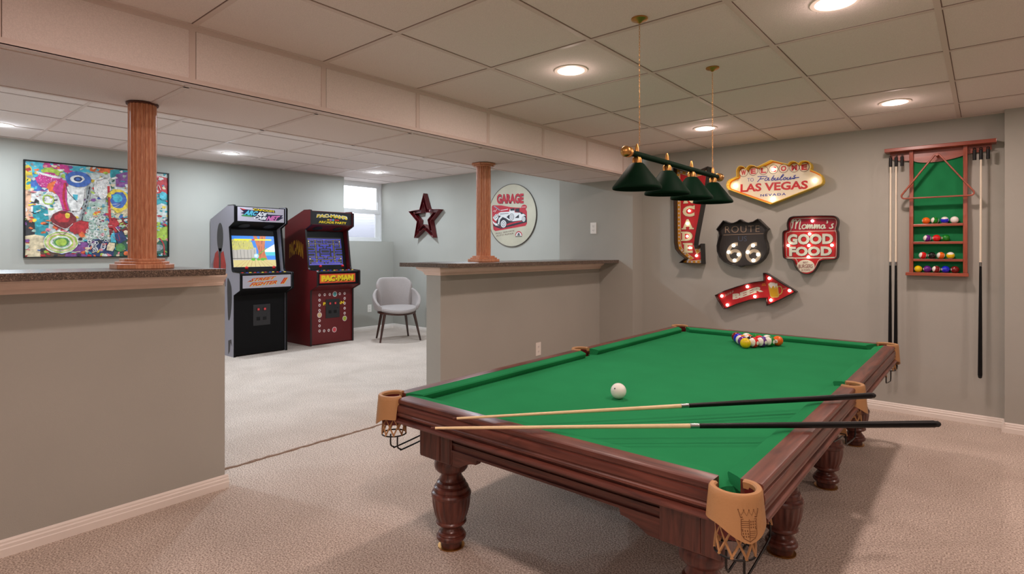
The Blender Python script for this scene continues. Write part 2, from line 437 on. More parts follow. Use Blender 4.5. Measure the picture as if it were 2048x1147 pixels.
base('trim_7', -3.11, 2.716, -2.96, 2.716, 0, -1, CPROF, 1.03, CROWN, m0=1, m1=1)
base('trim_8', -3.11, 2.716, -3.11, 4.867, -1, 0, CPROF, 1.03, CROWN, m0=1)

# ------------------------------------------------------------------ window
wn = thing('window_1', None, None, (-7.5, 5.0, 1.37)); wn['kind'] = 'structure'
f = MB()
Y0w, Y1w, Z0w, Z1w = 4.42, 5.57, 1.365, 2.30
for a, b in [((Y0w, Z0w), (Y1w, Z0w + .035)), ((Y0w, 2.245), (Y1w, Z1w)), ((Y0w, Z0w), (Y0w + .04, Z1w)), ((Y1w - .035, Z0w), (Y1w, Z1w)), ((Y0w, 1.80), (Y1w, 1.845))]:
    e = .001 if b[0] - a[0] < .1 else 0
    f.box((-7.53 + e, a[0], a[1]), (-7.47 - e, b[0], b[1]))
for a, b in [((4.46, 1.40), (5.535, 1.43)), ((5.46, 1.40), (5.535, 1.82)), ((4.46, 1.84), (5.535, 1.872)), ((5.48, 1.84), (5.535, 2.25)), ((4.46, 2.215), (5.535, 2.25))]:
    e = .001 if b[0] - a[0] < .1 else 0
    f.box((-7.515 + e, a[0] + .0007, a[1] + .0007), (-7.485 - e, b[0] - .0007, b[1] - .0007))
fr = f.build('window_frame', mat('vinyl_white', (240, 240, 240), 0.3), wn, bevel=.002)
gm, nt, b = new_mat('clear_glass')
tr = N(nt, 'ShaderNodeBsdfTransparent'); gl = N(nt, 'ShaderNodeBsdfGlossy'); gl.inputs['Roughness'].default_value = 0.05; mx = N(nt, 'ShaderNodeMixShader'); mx.inputs[0].default_value = 0.08
nt.links.new(tr.outputs[0], mx.inputs[1]); nt.links.new(gl.outputs[0], mx.inputs[2]); nt.links.new(mx.outputs[0], nt.nodes['Material Output'].inputs['Surface'])
MB().box((-7.502, 4.46, 1.85), (-7.498, 5.50, 2.24)).build('upper_pane', gm, wn)
sm, nt, b = new_mat('insect_screen')
tr = N(nt, 'ShaderNodeBsdfTransparent'); df = N(nt, 'ShaderNodeBsdfTranslucent'); df.inputs['Color'].default_value = srgb(190, 190, 198); mx = N(nt, 'ShaderNodeMixShader'); mx.inputs[0].default_value = 0.5
nt.links.new(tr.outputs[0], mx.inputs[1]); nt.links.new(df.outputs[0], mx.inputs[2]); nt.links.new(mx.outputs[0], nt.nodes['Material Output'].inputs['Surface'])
MB().box((-7.512, 4.46, 1.42), (-7.509, 5.47, 1.81)).build('screen_pane', sm, wn)
MB().box((-7.485, 5.20, 1.872), (-7.47, 5.27, 1.885)).build('latch', mat('vinyl_white', (240, 240, 240)), wn)
MB().tube([(-7.47, 5.49, 1.86), (-7.465, 5.49, 1.93), (-7.47, 5.49, 1.99)], .006, 6).build('handle', mat('vinyl_white', (240, 240, 240)), wn)
ww = MB()                                            # corrugated window well outside
pr = [(-7.6 - 0.55 * math.sin(math.pi * i / 20), 5.0 - 0.75 * math.cos(math.pi * i / 20)) for i in range(21)]
for k in range(12):
    z0 = 1.25 + k * .045
    for i in range(20):
        a, b_ = pr[i], pr[i + 1]
        ww.add([(a[0], a[1], z0), (b_[0], b_[1], z0), (b_[0] - .02, b_[1], z0 + .022), (a[0] - .02, a[1], z0 + .022), (b_[0], b_[1], z0 + .045), (a[0], a[1], z0 + .045)], [(0, 1, 2, 3), (3, 2, 4, 5)])
ww.box((-8.3, 4.2, 1.2), (-7.6, 5.8, 1.25))
tag(struct(ww.build('wall_window_well', mat('galvanised_grey', (190, 190, 194), 0.6))))

# ------------------------------------------------------------------ recessed ceiling lights
DIFF = emis('lamp_diffuser_white', (255, 246, 238), 9.0)
def can(x, y, z, watts, colr, label, group=None):
    t = thing('recessed_light', label, 'ceiling light', (x, y, z), group)
    MB().lathe([(.068, 0.0), (.070, -.006), (.086, -.005), (.090, .0), (.068, .001)], (x, y, z), 40).build('trim_ring', mat('ring_white', (240, 226, 214), 0.4), t, smooth=30)
    MB().lathe([(.0001, -.016), (.022, -.0145), (.044, -.0105), (.060, -.005), (.069, -.0012), (.069, .0005), (.0001, .0005)], (x, y, z), 40).build('diffuser', DIFF, t, smooth=60)
    l = bpy.data.lights.new('lamp', 'AREA'); l.shape = 'DISK'; l.size = 0.13; l.energy = watts; l.color = colr
    o = bpy.data.objects.new('lamp', l); COL.objects.link(o); o.parent = t; o.location = (0, 0, -.018)
    l = bpy.data.lights.new('lamp', 'POINT'); l.shadow_soft_size = 0.035; l.energy = watts * 0.07; l.color = colr  # extra point light added below the can to lift ceiling and wall tops
    o = bpy.data.objects.new('lamp', l); COL.objects.link(o); o.parent = t; o.location = (0, 0, -.060)
PL = ['round recessed ceiling light left of the hanging lamp chains', 'large round recessed light at the top edge above the pool table',
      'round recessed ceiling light nearest the wall-mounted cue rack', 'round recessed ceiling light just behind the second lamp chain']
for i, (x, y) in enumerate(POOL_CANS): can(x, y, POOL_Z, POOL_W * (0.6 if (x < -1 and y < 1) else 0.75 if x > .5 else 1.5 if y < 1 else 1.0), POOL_C, PL[i] if i < 4 else 'round recessed ceiling light outside the picture above the pool room', None if i < 4 else 'unseen pool room ceiling lights')
AL = ['cool white recessed light above the grey fighting-game cabinet', 'cool white recessed light near the basement window', 'cool white recessed light at the far left edge of the ceiling']
for i, (x, y) in enumerate(ARC_CANS): can(x, y, ARC_Z, ARC_W, ARC_C, AL[i] if i < 3 else 'cool white recessed light hidden behind the dropped soffit', None if i < 3 else 'hidden arcade room ceiling lights')

# ------------------------------------------------------------------ bar counters and columns
def counter(label, y0, y1, r0, r1):
    x0, x1, r = -3.30, -2.74, .06
    p = []
    p += [(x1 - r + r * math.cos(a), y1 - r + r * math.sin(a)) for a in [math.pi / 2 * i / 6 for i in range(7)]] if r1 else [(x1, y1)]
    p += [(x0, y1), (x0, y0)]
    p += [(x1 - r + r * math.cos(a), y0 + r + r * math.sin(a)) for a in [-math.pi / 2 + math.pi / 2 * i / 6 for i in range(7)]] if r0 else [(x1, y0)]
    o = MB().prism(p, lambda u, v, d: (u, v, d), 1.090, 1.120).build('bar_counter', GRANITE, origin=(-3.02, (y0 + y1) / 2, 1.09), bevel=.004)
    tag(o, label, 'counter')
counter('speckled brown stone bar top on the left half wall, under the larger column', -2.6, 1.15, 0, 0)
counter('speckled brown stone bar top on the half wall behind the pool table', 2.62, 4.867, 1, 0)
def column(label, x, y, cap):
    t = thing('column', label, 'column', (x, y, 1.12))
    NF = 20
    MB().lathe([(.058, 1.165), (.058, BB - .003)], (x, y, 0), NF * 8, fl=lambda w, z: 1 - (0.10 if math.cos(w * NF) < -.6 else (0.05 if math.cos(w * NF) < 0 else 0))).build('shaft', OAK, t)
    def octo(r, c): return [(x + a, y + b) for a, b in [(r, -c), (r, c), (c, r), (-c, r), (-r, c), (-r, -c), (-c, -r), (c, -r)]]
    b = MB()
    for r, z0, z1 in [(.118, 1.1205, 1.143), (.100, 1.143, 1.155), (.084, 1.155, 1.168)]: b.prism(octo(r, r * .5), lambda u, v, d: (u, v, d), z0, z1)
    b.build('base', OAK, t, bevel=.004)
    if cap:
        b = MB()
        for r, z0, z1 in [(.075, BB - .028, BB - .018), (.088, BB - .018, BB - .0035)]: b.prism(octo(r, r * .5), lambda u, v, d: (u, v, d), z0, z1)
        b.build('capital', OAK, t, bevel=.003)
    else:
        MB().lathe([(.066, BB - .010), (.067, BB - .003)], (x, y, 0), 32).build('collar', mat('dark_wood_ring', (84, 42, 30), 0.6), t)
column('large fluted oak column on the left bar top in front of the painting', -3.06, .90, False)
column('smaller fluted oak column with capital between star and round garage sign', -3.06, 3.27, True)

# ------------------------------------------------------------------ electrical outlets
def outlet(label, c, axis):
    """axis: 'x' plate faces +X, 'y' plate faces -Y"""
    x, y, z = c
    fn = (lambda u, v, d: (x + d, y + u, z + v)) if axis == 'x' else (lambda u, v, d: (x + u, y - d, z + v))
    t = thing('wall_outlet', label, 'outlet', c)
    MB().prism(rect(-.035, -.057, .035, .057), fn, 0, .005).build('cover_plate', WHITEP, t, bevel=.002)
    m = MB()
    for dz in (-.021, .021):
        s_ = MB()
        m.prism(ell(0, dz, .017, .0145, 16), fn, .005, .0065)
        for du in (-.006, .006): s_.prism(rect(du - .0012, dz - .003, du + .0012, dz + .005), fn, .0065, .0068)
        s_.prism(ell(0, dz - .008, .0022, .0022, 8), fn, .0065, .0068)
        s_.build('slots', mat('slot_dark', (60, 52, 48)), t)
    m.build('receptacle', WHITEP, t)
outlet('white wall outlet above the bar top right of the round garage sign', (-3.03, 4.867, 1.438), 'y')
outlet('cream wall outlet low on the half wall behind the pool table', (-2.96, 3.855, .358), 'x')
outlet('white wall outlet low on the wall beside the grey chair', (XA0, 5.12, .337), 'x')

# ================================================================== POOL TABLE
TX0, TX1, TY0, TY1, TZ = -1.88, -0.41, 1.39, 4.245, 0.62
TXC, TYC = (TX0 + TX1) / 2, (TY0 + TY1) / 2
table = thing('pool_table', 'mahogany pool table with green felt and tan leather pockets', 'pool table', (TXC, TYC, 0))
RPROF = [(0, .62), (.046, .62), (.052, .6185), (.0555, .615), (.0565, .608), (.0555, .601), (.0515, .598), (.0515, .5955), (.0575, .593), (.0600, .586), (.0600, .570), (.0575, .566), (.0575, .563), (.0600, .560), (.0595, .553), (.052, .548), (.0475, .546), (.0475, .543), (.060, .540), (.066, .536), (.068, .531), (.066, .526), (0, .526)]
CUPROF = [(0, .6195), (-.012, .6195), (-.046, .6135), (-.050, .608), (-.048, .598), (-.040, .585), (0, .585)]
RW = .068
def rail(side, a, b, ka, kb):
    """side in n,f,l,r; a..b along the rail; k = how far the nose is cut back at each end"""
    if side == 'n': fn = lambda s_, o, z: (s_, TY0 + RW - o, z); mw = MAHX
    elif side == 'f': fn = lambda s_, o, z: (s_, TY1 - RW + o, z); mw = MAHX
    elif side == 'l': fn = lambda s_, o, z: (TX0 + RW - o, s_, z); mw = MAHY
    else: fn = lambda s_, o, z: (TX1 - RW + o, s_, z); mw = MAHY
    n = len(RPROF); m = MB()
    vs = [fn(a, o, z) for o, z in RPROF] + [fn(b, o, z) for o, z in RPROF]
    m.add(vs, [(i, (i + 1) % n, n + (i + 1) % n, n + i) for i in range(n)] + [tuple(range(n)), tuple(range(n, 2 * n))])
    m.build('rail', mw, table, smooth=24)
    n = len(CUPROF); m = MB()
    vs = [fn(a - o * ka, o, z) for o, z in CUPROF] + [fn(b + o * kb, o, z) for o, z in CUPROF]
    m.add(vs, [(i, (i + 1) % n, n + (i + 1) % n, n + i) for i in range(n)] + [tuple(range(n)), tuple(range(n, 2 * n))])
    m.build('cushion', FELT, table, smooth=35)
CO, MO = .088, .050                                  # where rails stop at corner and middle pockets
rail('n', TX0 + .106, TX1 - .118, 1.0, 1.0); rail('f', TX0 + .112, TX1 - .112, 1.0, 1.0)
for sd in 'lr':
    rail(sd, TY0 + .082, TYC - MO, 1.0, 0.35); rail(sd, TYC + MO, TY1 - .108, 0.35, 1.0)
# cloth bed with scooped pockets
def scoop(cx_, cy_, r, a0, a1, n=9): return [(cx_ + r * math.cos(math.radians(a0 + (a1 - a0) * i / (n - 1))), cy_ + r * math.sin(math.radians(a0 + (a1 - a0) * i / (n - 1)))) for i in range(n)]
bx0, bx1, by0, by1 = TX0 + RW - .002, TX1 - RW + .002, TY0 + RW - .002, TY1 - RW + .002
bed = scoop(bx0, by0, .052, 90, 0) + scoop(bx1, by0, .052, 180, 90) + scoop(bx1 + .012, TYC, .040, 252, 108) + scoop(bx1, by1, .052, 270, 180) + scoop(bx0, by1, .052, 0, -90) + scoop(bx0 - .012, TYC, .040, 72, -72)
MB().prism(bed, lambda u, v, d: (u, v, d), .560, .585).build('bed_cloth', FELT, table)
# cabinet under the rails
ax0, ax1, ay0, ay1 = -1.745, -.545, 1.512, 4.122
for nm, pr_, m_ in [('n', ((ax0, ay0), (ax1, ay0 + .03)), MAHX), ('f', ((ax0, ay1 - .03), (ax1, ay1)), MAHX), ('l', ((ax0, ay0), (ax0 + .03, ay1)), MAHY), ('r', ((ax1 - .03, ay0), (ax1, ay1)), MAHY)]:
    (x0, y0), (x1, y1) = pr_
    m = MB().box((x0, y0, .425), (x1, y1, .530))
    e = .006
    if nm == 'n': m.box((x0, y0 - e, .452), (x1, y0, .462)).box((x0, y0 - .003, .466), (x1, y0, .470)).box((x0, y0 - e * 1.5, .425), (x1, y0, .434))
    if nm == 'f': m.box((x0, y1, .452), (x1, y1 + e, .462)).box((x0, y1, .425), (x1, y1 + e * 1.5, .434))
    if nm == 'l': m.box((x0 - e, y0, .452), (x0, y1, .462)).box((x0 - e * 1.5, y0, .425), (x0, y1, .434))
    if nm == 'r': m.box((x1, y0, .452), (x1 + e, y1, .462)).box((x1, y0, .466), (x1 + .003, y1, .470)).box((x1, y0, .425), (x1 + e * 1.5, y1, .434))
    m.build('apron', m_, table, bevel=.002)
MB().box((bx0 - .02, TYC - .2, .50), (bx1 + .02, TYC + .2, .56)).box((bx0 + .06, by0 + .06, .50), (bx1 - .06, by1 - .06, .56)).build('slate_frame', MAHY, table)
LX = (-1.668, -.622); LY = (1.590, 2.405, 3.225, 4.045)
for lx in LX:
    for ly in LY:
        m = MB().box((lx - .09, ly - .088, .372), (lx + .09, ly + .088, .531))
        for s1 in (-1, 1):                            # raised pilaster strips on every face
            for q0, q1 in ((-.088, .028), (.040, .086)):
                m.box((lx + q0, ly + s1 * .088 - .003, .376), (lx + q1, ly + s1 * .088 + .003, .5285))
                m.box((lx + s1 * .09 - .003, ly + q0, .377), (lx + s1 * .09 + .003, ly + q1, .5275))
        m.build('leg_block', MAHZ, table, bevel=.002)
for sx, lx in ((1, LX[0]), (-1, LX[1])):              # curved brackets beside the blocks on both ends
    for yy in (ay0 - .007, ay1 - .019):
        e0 = lx + sx * .09
        pl = [(e0, .372), (e0 + sx * .035, .373)] + [(e0 + sx * (.045 + .085 * i / 6), .376 + .030 * math.sin(math.pi / 2 * i / 6)) for i in range(7)] + [(e0 + sx * .135, .427), (e0, .427)]
        MB().prism(pl, lambda u, v, d: (u, d, v), yy, yy + .026).build('bracket', MAHX, table)
for lx, sx in ((LX[0] - .084, 1), (LX[1] + .062, 1)):
    for i, ly in enumerate(LY):
        for sy in (-1, 1):
            if (i == 0 and sy < 0) or (i == 3 and sy > 0): continue
            e0 = ly + sy * .088
            pl = [(e0, .372), (e0 + sy * .03, .374)] + [(e0 + sy * (.04 + .07 * k / 5), .378 + .028 * math.sin(math.pi / 2 * k / 5)) for k in range(6)] + [(e0 + sy * .115, .427), (e0, .427)]
            MB().prism(pl, lambda u, v, d: (d, u, v), lx, lx + .022).build('bracket', MAHY, table)
LPROF = [(r_ * .72, z_) for r_, z_ in [(.060, 0.006), (.060, .026), (.066, .029), (.078, .033), (.084, .040), (.083, .048), (.074, .053), (.076, .057), (.072, .062), (.063, .066), (.064, .070), (.056, .076), (.052, .083), (.060, .090),
         (.078, .096), (.086, .101), (.086, .107), (.080, .112), (.086, .122), (.096, .140), (.104, .165), (.1085, .190), (.1085, .207), (.112, .210), (.113, .219), (.108, .226), (.098, .230), (.100, .237), (.096, .246), (.084, .251), (.086, .257), (.080, .266),
         (.068, .271), (.070, .276), (.060, .288), (.057, .300), (.062, .306), (.082, .312), (.093, .322), (.097, .335), (.094, .350), (.084, .360), (.080, .372)]]
def flute(w, z): return 1 - 0.045 * (0.5 + 0.5 * math.cos(w * 20)) * (1 if .118 < z < .206 else 0)
lm = None
for lx in LX:
    for ly in LY:
        if lm is None:
            lo = MB().lathe(LPROF, (0, 0, 0), 120, fl=flute)
            # built around the table's own origin, then moved to its place
            lo.v = [(v[0] + TXC, v[1] + TYC, v[2]) for v in lo.v]
            leg = lo.build('leg', MAHZ, table, smooth=28); lm = leg
            pad = MB().lathe([(.050, .0), (.054, .002), (.054, .005), (.041, .007)], (TXC, TYC, 0), 40).build('foot_pad', BRASS, leg, smooth=30); pm_ = pad
        else:
            leg = lm.copy(); COL.objects.link(leg); leg.parent = table
            pad = pm_.copy(); COL.objects.link(pad); pad.parent = leg
        leg.location = (lx - TXC, ly - TYC, 0)
        if not (lx < -1 and ly < 2):
            pad.data = pad.data.copy() if False else pad.data
# leather pockets
def pocket(cx_, cy_, face, span, r, zb, runner=None, crest=False):
    """face: compass angle the leather faces (deg)"""
    n = 40; t = .010; m = MB(); vs = []
    A = [math.radians(face - span + 2 * span * i / n) for i in range(n + 1)]
    secs = []
    for i, a in enumerate(A):
        q = abs(i / n * 2 - 1)
        zl = zb + .022 * (1 - (1 - q) ** 1.2) - .012 * math.exp(-(q / .28) ** 2) + .008 * math.exp(-((q - .5) / .2) ** 2)
        if q > .82: zl = .585 + (q - .82) * .12       # the horns only lie on the rails
        fl_ = .012 * (1 - (zl - zb) / .12)
        ro = r - (.0 if q < .82 else (q - .82) * .03)
        sec = [(ro - t * 1.4, .6225), (ro - t, .6265), (ro, .6265), (ro + .003, .622), (ro + .004, .610), (ro + max(fl_, .004), zl), (ro + max(fl_, .004) - t * .5, zl), (ro - t * 1.2, .606)]
        secs.append([(cx_ + R_ * math.cos(a), cy_ + R_ * math.sin(a), z) for R_, z in sec])
    k = 8
    for s_ in secs: vs += s_
    fs = []
    for i in range(n): fs += [(i * k + j, i * k + (j + 1) % k, (i + 1) * k + (j + 1) % k, (i + 1) * k + j) for j in range(k)]
    fs += [tuple(range(k)), tuple(range(n * k, n * k + k))]
    pk = m.add(vs, fs).build('pocket_leather', LEATHER, table, smooth=35)
    ln = MB(); ri = r - t * 1.35
    for i in range(36):
        a0 = 2 * math.pi * i / 36; a1 = 2 * math.pi * (i + 1) / 36
        mid = math.degrees((a0 + a1) / 2); dd = abs((mid - face + 180) % 360 - 180)
        if dd > span - 6: continue
        ln.add([(cx_ + ri * math.cos(a), cy_ + ri * math.sin(a), z) for a, z in ((a0, .51), (a1, .51), (a1, .612), (a0, .612))], [(0, 1, 2, 3)])
    ln.build('pocket_lining', LINING, table)
    nt_ = MB(); zt, zb2 = .535, .466; rt, rb = r - .016, r - .012
    for d in (1, -1):
        for i in range(9):
            a0 = 2 * math.pi * i / 9
            pts = [(cx_ + (rt + (rb - rt) * s_ / 6) * math.cos(a0 + d * .75 * s_ / 6), cy_ + (rt + (rb - rt) * s_ / 6) * math.sin(a0 + d * .75 * s_ / 6), zt + (zb2 - zt) * s_ / 6) for s_ in range(7)]
            nt_.tube(pts, .0032, 5)
    net = nt_.build('pocket_net', LEATHER, table, smooth=60)
    MB().torus((cx_, cy_, zb2), rb, .003, 28, 6).build('ring', BLKMET, net, smooth=60)
    if runner:
        sx = runner
        for off in (-.022, .022):
            x = cx_ + off * (1 if True else 1)
            L = sx
            y0 = cy_; yz = [(y0, .458), (y0, .415), (y0 + L * .015, .402), (y0 + L * .03, .399), (y0 + L * .19, .405 + .012), (y0 + L * .215, .43), (y0 + L * .215, .462)]
            MB().tube(smooth_path([(x, a, b_) for a, b_ in yz], 3), .0032, 6).build('ball_runner', BLKMET, table, smooth=60)
        MB().tube([(cx_ - .022, cy_ + sx * .215, .462), (cx_ + .022, cy_ + sx * .215, .462)], .0032, 6).build('ball_runner', BLKMET, table, smooth=60)
        y = cy_ + sx * .215
        MB().prism([(cx_ - .028, .456), (cx_ + .028, .456), (cx_ + .014, .530), (cx_ - .014, .530)], lambda u, v, d: (u, d, v), y - .002, y + .002).build('runner_strap', LEATHER, table)
    if crest:
        cm = MB()
        def fn(u, v, d):
            v = .560 + (v - .549) * 1.08; u *= 1.12
            fl_ = .004 + .008 * max(0, min(1, (.61 - v) / .09))
            R_ = r + fl_ + .0014 + d; a = math.radians(face) + u / R_
            return (cx_ + R_ * math.cos(a), cy_ + R_ * math.sin(a), v)
        sh = [(-.017, .562), (.017, .562), (.017, .530), (.012, .522), (.004, .518), (0, .515), (-.004, .518), (-.012, .522), (-.017, .530)]
        stroke(cm, smooth_path(sh + [sh[0]], 1), .0011, fn, 0, .0003)
        stroke(cm, [(0, .562), (0, .516)], .0009, fn, 0, .0003)
        stroke(cm, [(-.017, .541), (.017, .541)], .0009, fn, 0, .0003)
        for k in range(1, 5):
            stroke(cm, [(-.017, .541 + k * .0042), (0, .541 + k * .0042)], .0007, fn, 0, .0003)
            stroke(cm, [(0, .541 - k * .0042), (.016 - .0012 * k, .541 - k * .0042)], .0007, fn, 0, .0003)
        for i in range(3):
            for j in range(3):
                for (bx, bz) in ((.0035, .545), (-.0145 + .001 * j, .538)):
                    zz = bz + j * .006 if bx > 0 else bz - j * .006
                    cm.prism([(bx + i * .005, zz - .002), (bx + i * .005 + .0014, zz), (bx + i * .005, zz + .0022), (bx + i * .005 - .0014, zz)], fn, 0, .0003)
        stroke(cm, [(-.018, .566), (.018, .566)], .0018, fn, 0, .0003)
        zig = []
        for i in range(9): zig.append((-.022 + i * .0055, .580 if i % 2 == 0 else .570))
        stroke(cm, [(-.018, .566)] + zig + [(.018, .566)], .0009, fn, 0, .0003)
        for i in range(5): cm.prism(ell(-.022 + i * .011, .5815, .0012, .0014, 8), fn, 0, .0003)
        cm.build('crest', mat('burnt_brown', (104, 60, 30), 0.7), pk)
PI_ = .070
pocket(TX1 - .060, TY0 + .018, -45, 128, .060, .530, runner=1, crest=True)
pocket(TX0 + .050, TY0 + .036, -135, 128, .060, .518, runner=1)
pocket(TX1 - .060, TY1 - .060, 45, 128, .060, .505, runner=-1)
pocket(TX0 + .060, TY1 - .060, 135, 128, .060, .505, runner=-1)
pocket(TX1 - .042, TYC, 0, 118, .056, .518, runner=-1)
pocket(TX0 + .042, TYC, 180, 118, .056, .518, runner=-1)

# ------------------------------------------------------------------ balls
def ball_mat(name, rgb, stripe, spot=True):
    if name in MATS: return MATS[name]
    m, nt, b = new_mat(name)
    b.inputs['Roughness'].default_value = 0.12; b.inputs['Coat Weight'].default_value = 0.4
    tc = N(nt, 'ShaderNodeTexCoord'); vm = N(nt, 'ShaderNodeVectorMath', operation='NORMALIZE'); nt.links.new(tc.outputs['Object'], vm.inputs[0])
    sp = N(nt, 'ShaderNodeSeparateXYZ'); nt.links.new(vm.outputs[0], sp.inputs[0])
    white = srgb(238, 236, 228); col = srgb(*rgb)
    last = None
    mx = N(nt, 'ShaderNodeMix', data_type='RGBA'); mx.inputs['A'].default_value = col; mx.inputs['B'].default_value = white
    if stripe:
        ab = N(nt, 'ShaderNodeMath', operation='ABSOLUTE'); nt.links.new(sp.outputs['Z'], ab.inputs[0])
        gt = N(nt, 'ShaderNodeMath', operation='GREATER_THAN'); gt.inputs[1].default_value = 0.55; nt.links.new(ab.outputs[0], gt.inputs[0])
        nt.links.new(gt.outputs[0], mx.inputs['Factor'])
    else: mx.inputs['Factor'].default_value = 0
    m2 = N(nt, 'ShaderNodeMix', data_type='RGBA'); nt.links.new(mx.outputs['Result'], m2.inputs['A']); m2.inputs['B'].default_value = white
    if spot:
        g2 = N(nt, 'ShaderNodeMath', operation='GREATER_THAN'); g2.inputs[1].default_value = 0.93; nt.links.new(sp.outputs['X'], g2.inputs[0]); nt.links.new(g2.outputs[0], m2.inputs['Factor'])
    else: m2.inputs['Factor'].default_value = 0
    nt.links.new(m2.outputs['Result'], b.inputs['Base Color'])
    MATS[name] = m; return m
BC = {'yellow': (232, 200, 10), 'blue': (24, 30, 210), 'red': (215, 20, 24), 'purple': (96, 22, 130), 'orange': (232, 104, 16), 'green': (14, 128, 28), 'dark red': (120, 14, 18), 'black': (14, 14, 15), 'white': (240, 238, 232)}
def ball(colr, stripe, loc, r, label, group, rot=(0, 0, 0)):
    mb = MB().sphere((0, 0, 0), r, 32, 20)
    o = mb.build('billiard_ball', ball_mat('ball_%s_%s' % (colr.replace(' ', '_'), 'striped' if stripe else 'plain'), BC[colr], stripe, colr != 'white'), smooth=True)
    for p in o.data.polygons: p.use_smooth = True
    o.location = loc; o.rotation_euler = rot
    return tag(o, label, 'billiard ball', group)
BR = .0328; BZ = .585 + BR
cap_view = tuple(Vector((-.36, -.92, .14)).to_track_quat('Z', 'Y').to_euler())
rows = [[('yellow', 0, 'at the front tip of the racked triangle')],
        [('purple', 0, 'in the second row, left, behind the yellow ball'), ('red', 1, 'just right of the yellow ball on the triangle edge')],
        [('orange', 1, 'on the left edge of the triangle, third row'), ('black', 0, 'in the middle of the racked triangle'), ('purple', 1, 'on the right edge of the triangle, third row')],
        [('blue', 0, 'on the left edge of the triangle, fourth row'), ('orange', 1, 'inside the fourth row of the triangle, beside the blue ball'), ('red', 0, 'inside the fourth row behind the purple striped ball'), ('green', 1, 'on the right edge beside the orange corner ball')],
        [('dark red', 0, 'at the back left corner of the racked triangle'), ('yellow', 1, 'in the back row, second from the left'), ('green', 0, 'in the middle of the back row of the triangle'), ('blue', 1, 'in the back row beside the orange corner ball'), ('orange', 0, 'at the right corner of the racked triangle')]]
ay_, ax_ = 3.69, -1.167
for k, rw in enumerate(rows):
    for i, (c_, s_, wh) in enumerate(rw):
        x = ax_ + (i - k / 2) * BR * 2.01; y = ay_ + k * BR * 2.01 * .866
        rot = cap_view if s_ and k < 4 else ((.2, .1, .3 * k) if s_ else (0, 0, math.radians(150)))
        if c_ == 'orange' and not s_: rot = (0, 0, math.radians(-96))
        if c_ == 'yellow' and not s_: rot = (0, 0, math.radians(60))
        ob = ball(c_, s_, (x, y, BZ), BR, '%s %s ball %s' % (c_, 'striped' if s_ else 'solid', wh), 'balls racked on the pool table', rot)
        if c_ == 'orange' and not s_ and k == 4:
            t5 = MB(); text(t5, '5', rect(-.0035, -.005, .0035, .005), lambda u, v, d: (x + BR * 1.003 * math.cos(math.radians(-96)) + u, y + BR * 1.003 * math.sin(math.radians(-96)), BZ + v), 0, bold=.03)
            t5o = t5.build('number', BLACK); t5o.data.transform(Matrix.Rotation(math.radians(96), 4, 'Z') @ Matrix.Translation((-x, -y, -BZ))); t5o.parent = ob
cb = ball('white', 0, (-1.172, 2.078, BZ), BR, 'white cue ball alone in the middle of the green felt', None, (0, 0, math.radians(-62)))
MB().sphere((-1.172, 2.078, BZ), .001, 6, 4)
dt = MB().lathe([(.0001, BR + .0002), (.0035, BR - .0001), (.0035, BR - .001), (.0001, BR - .001)], (0, 0, 0), 10, axis='x').build('mark', mat('mark_grey', (70, 66, 66)), cb)
dt.data.transform(Matrix.Translation(-Vector(dt.data.vertices[0].co)) @ Matrix.Identity(4)) if False else None
dt.data.transform(Matrix.Translation(cb.location)); dt.rotation_euler = (0, math.radians(-28), math.radians(-30))

# ------------------------------------------------------------------ cue sticks
CUEW = mat('maple_shaft', (226, 200, 156), 0.35, noise=0.05, nscale=30); CUEB = mat('black_lacquer', (11, 11, 13), 0.4, spec=.25); CHROME = mat('steel_joint', (170, 170, 170), 0.25, metal=1.0)
def cue(a, b, frac, label, group, rt, rj, rb, white=CUEW):
    a, b = Vector(a), Vector(b); d = b - a; j = a + d * frac; j2 = a + d * (frac + .018); L = d.length
    t = thing('cue_stick', label, 'cue', tuple(b), group)
    MB().tube([a + d * (.008), a + d * .5 * frac, j], [rt, (rt + rj) / 2, rj], 14).build('shaft', white, t, smooth=50)
    MB().tube([a, a + d * .008], rt, 12).build('tip', mat('tip_brown', (84, 40, 28), 0.8), t, smooth=50)
    MB().tube([j, j2], rj * 1.06, 14).build('joint_collar', CHROME, t, smooth=50)
    e = b - d * .012
    MB().tube([j2, (j2 + e) / 2, e], [rj * 1.03, (rj + rb) / 2 * 1.05, rb], 16).build('butt', CUEB, t, smooth=50)
    MB().tube([e, e + d * .008, b], [rb * .86, rb * .86, rb * .5], 14).build('bumper', mat('rubber_black', (22, 22, 23), 0.8), t, smooth=50)
cue((-1.358, 1.205, .6345), (-.112, 2.291, .640), .505, 'nearer of the two cue sticks lying across the pool table corner', 'cues on the table', .0040, .0078, .0115)
cue((-1.379, 1.321, .6345), (-.328, 2.584, .640), .505, 'farther of the two cue sticks on the table, butt over the side pocket', 'cues on the table', .0040, .0078, .0115)

# ------------------------------------------------------------------ billiard lamp
lampt = thing('billiard_lamp', 'dark green four-shade billiard lamp hanging on brass chains over the pool table', 'ceiling lamp', (-1.072, 2.47, 1.6))
LXc = -1.072; LYs = [2.05, 2.33, 2.60, 2.875]; LZ = 1.592
MB().tube([(LXc, 2.0, LZ), (LXc, 2.93, LZ)], .0125, 16).build('bar', LAMPGRN, lampt, smooth=50)
for ye, sg in ((1.99, -1), (2.94, 1)):
    MB().lathe([(.013, 0), (.020, .003 * sg), (.021, .012 * sg), (.012, .016 * sg), (.019, .022 * sg), (.022, .034 * sg), (.016, .046 * sg), (.002, .050 * sg)], (LXc, ye, LZ), 18, axis='y').build('finial', BRASS, lampt, smooth=50)
SH = [(.0235, 1.556), (.030, 1.551), (.0975, 1.462), (.0985, 1.456), (.097, 1.452), (.095, 1.452), (.094, 1.459), (.028, 1.546), (.0001, 1.549)]
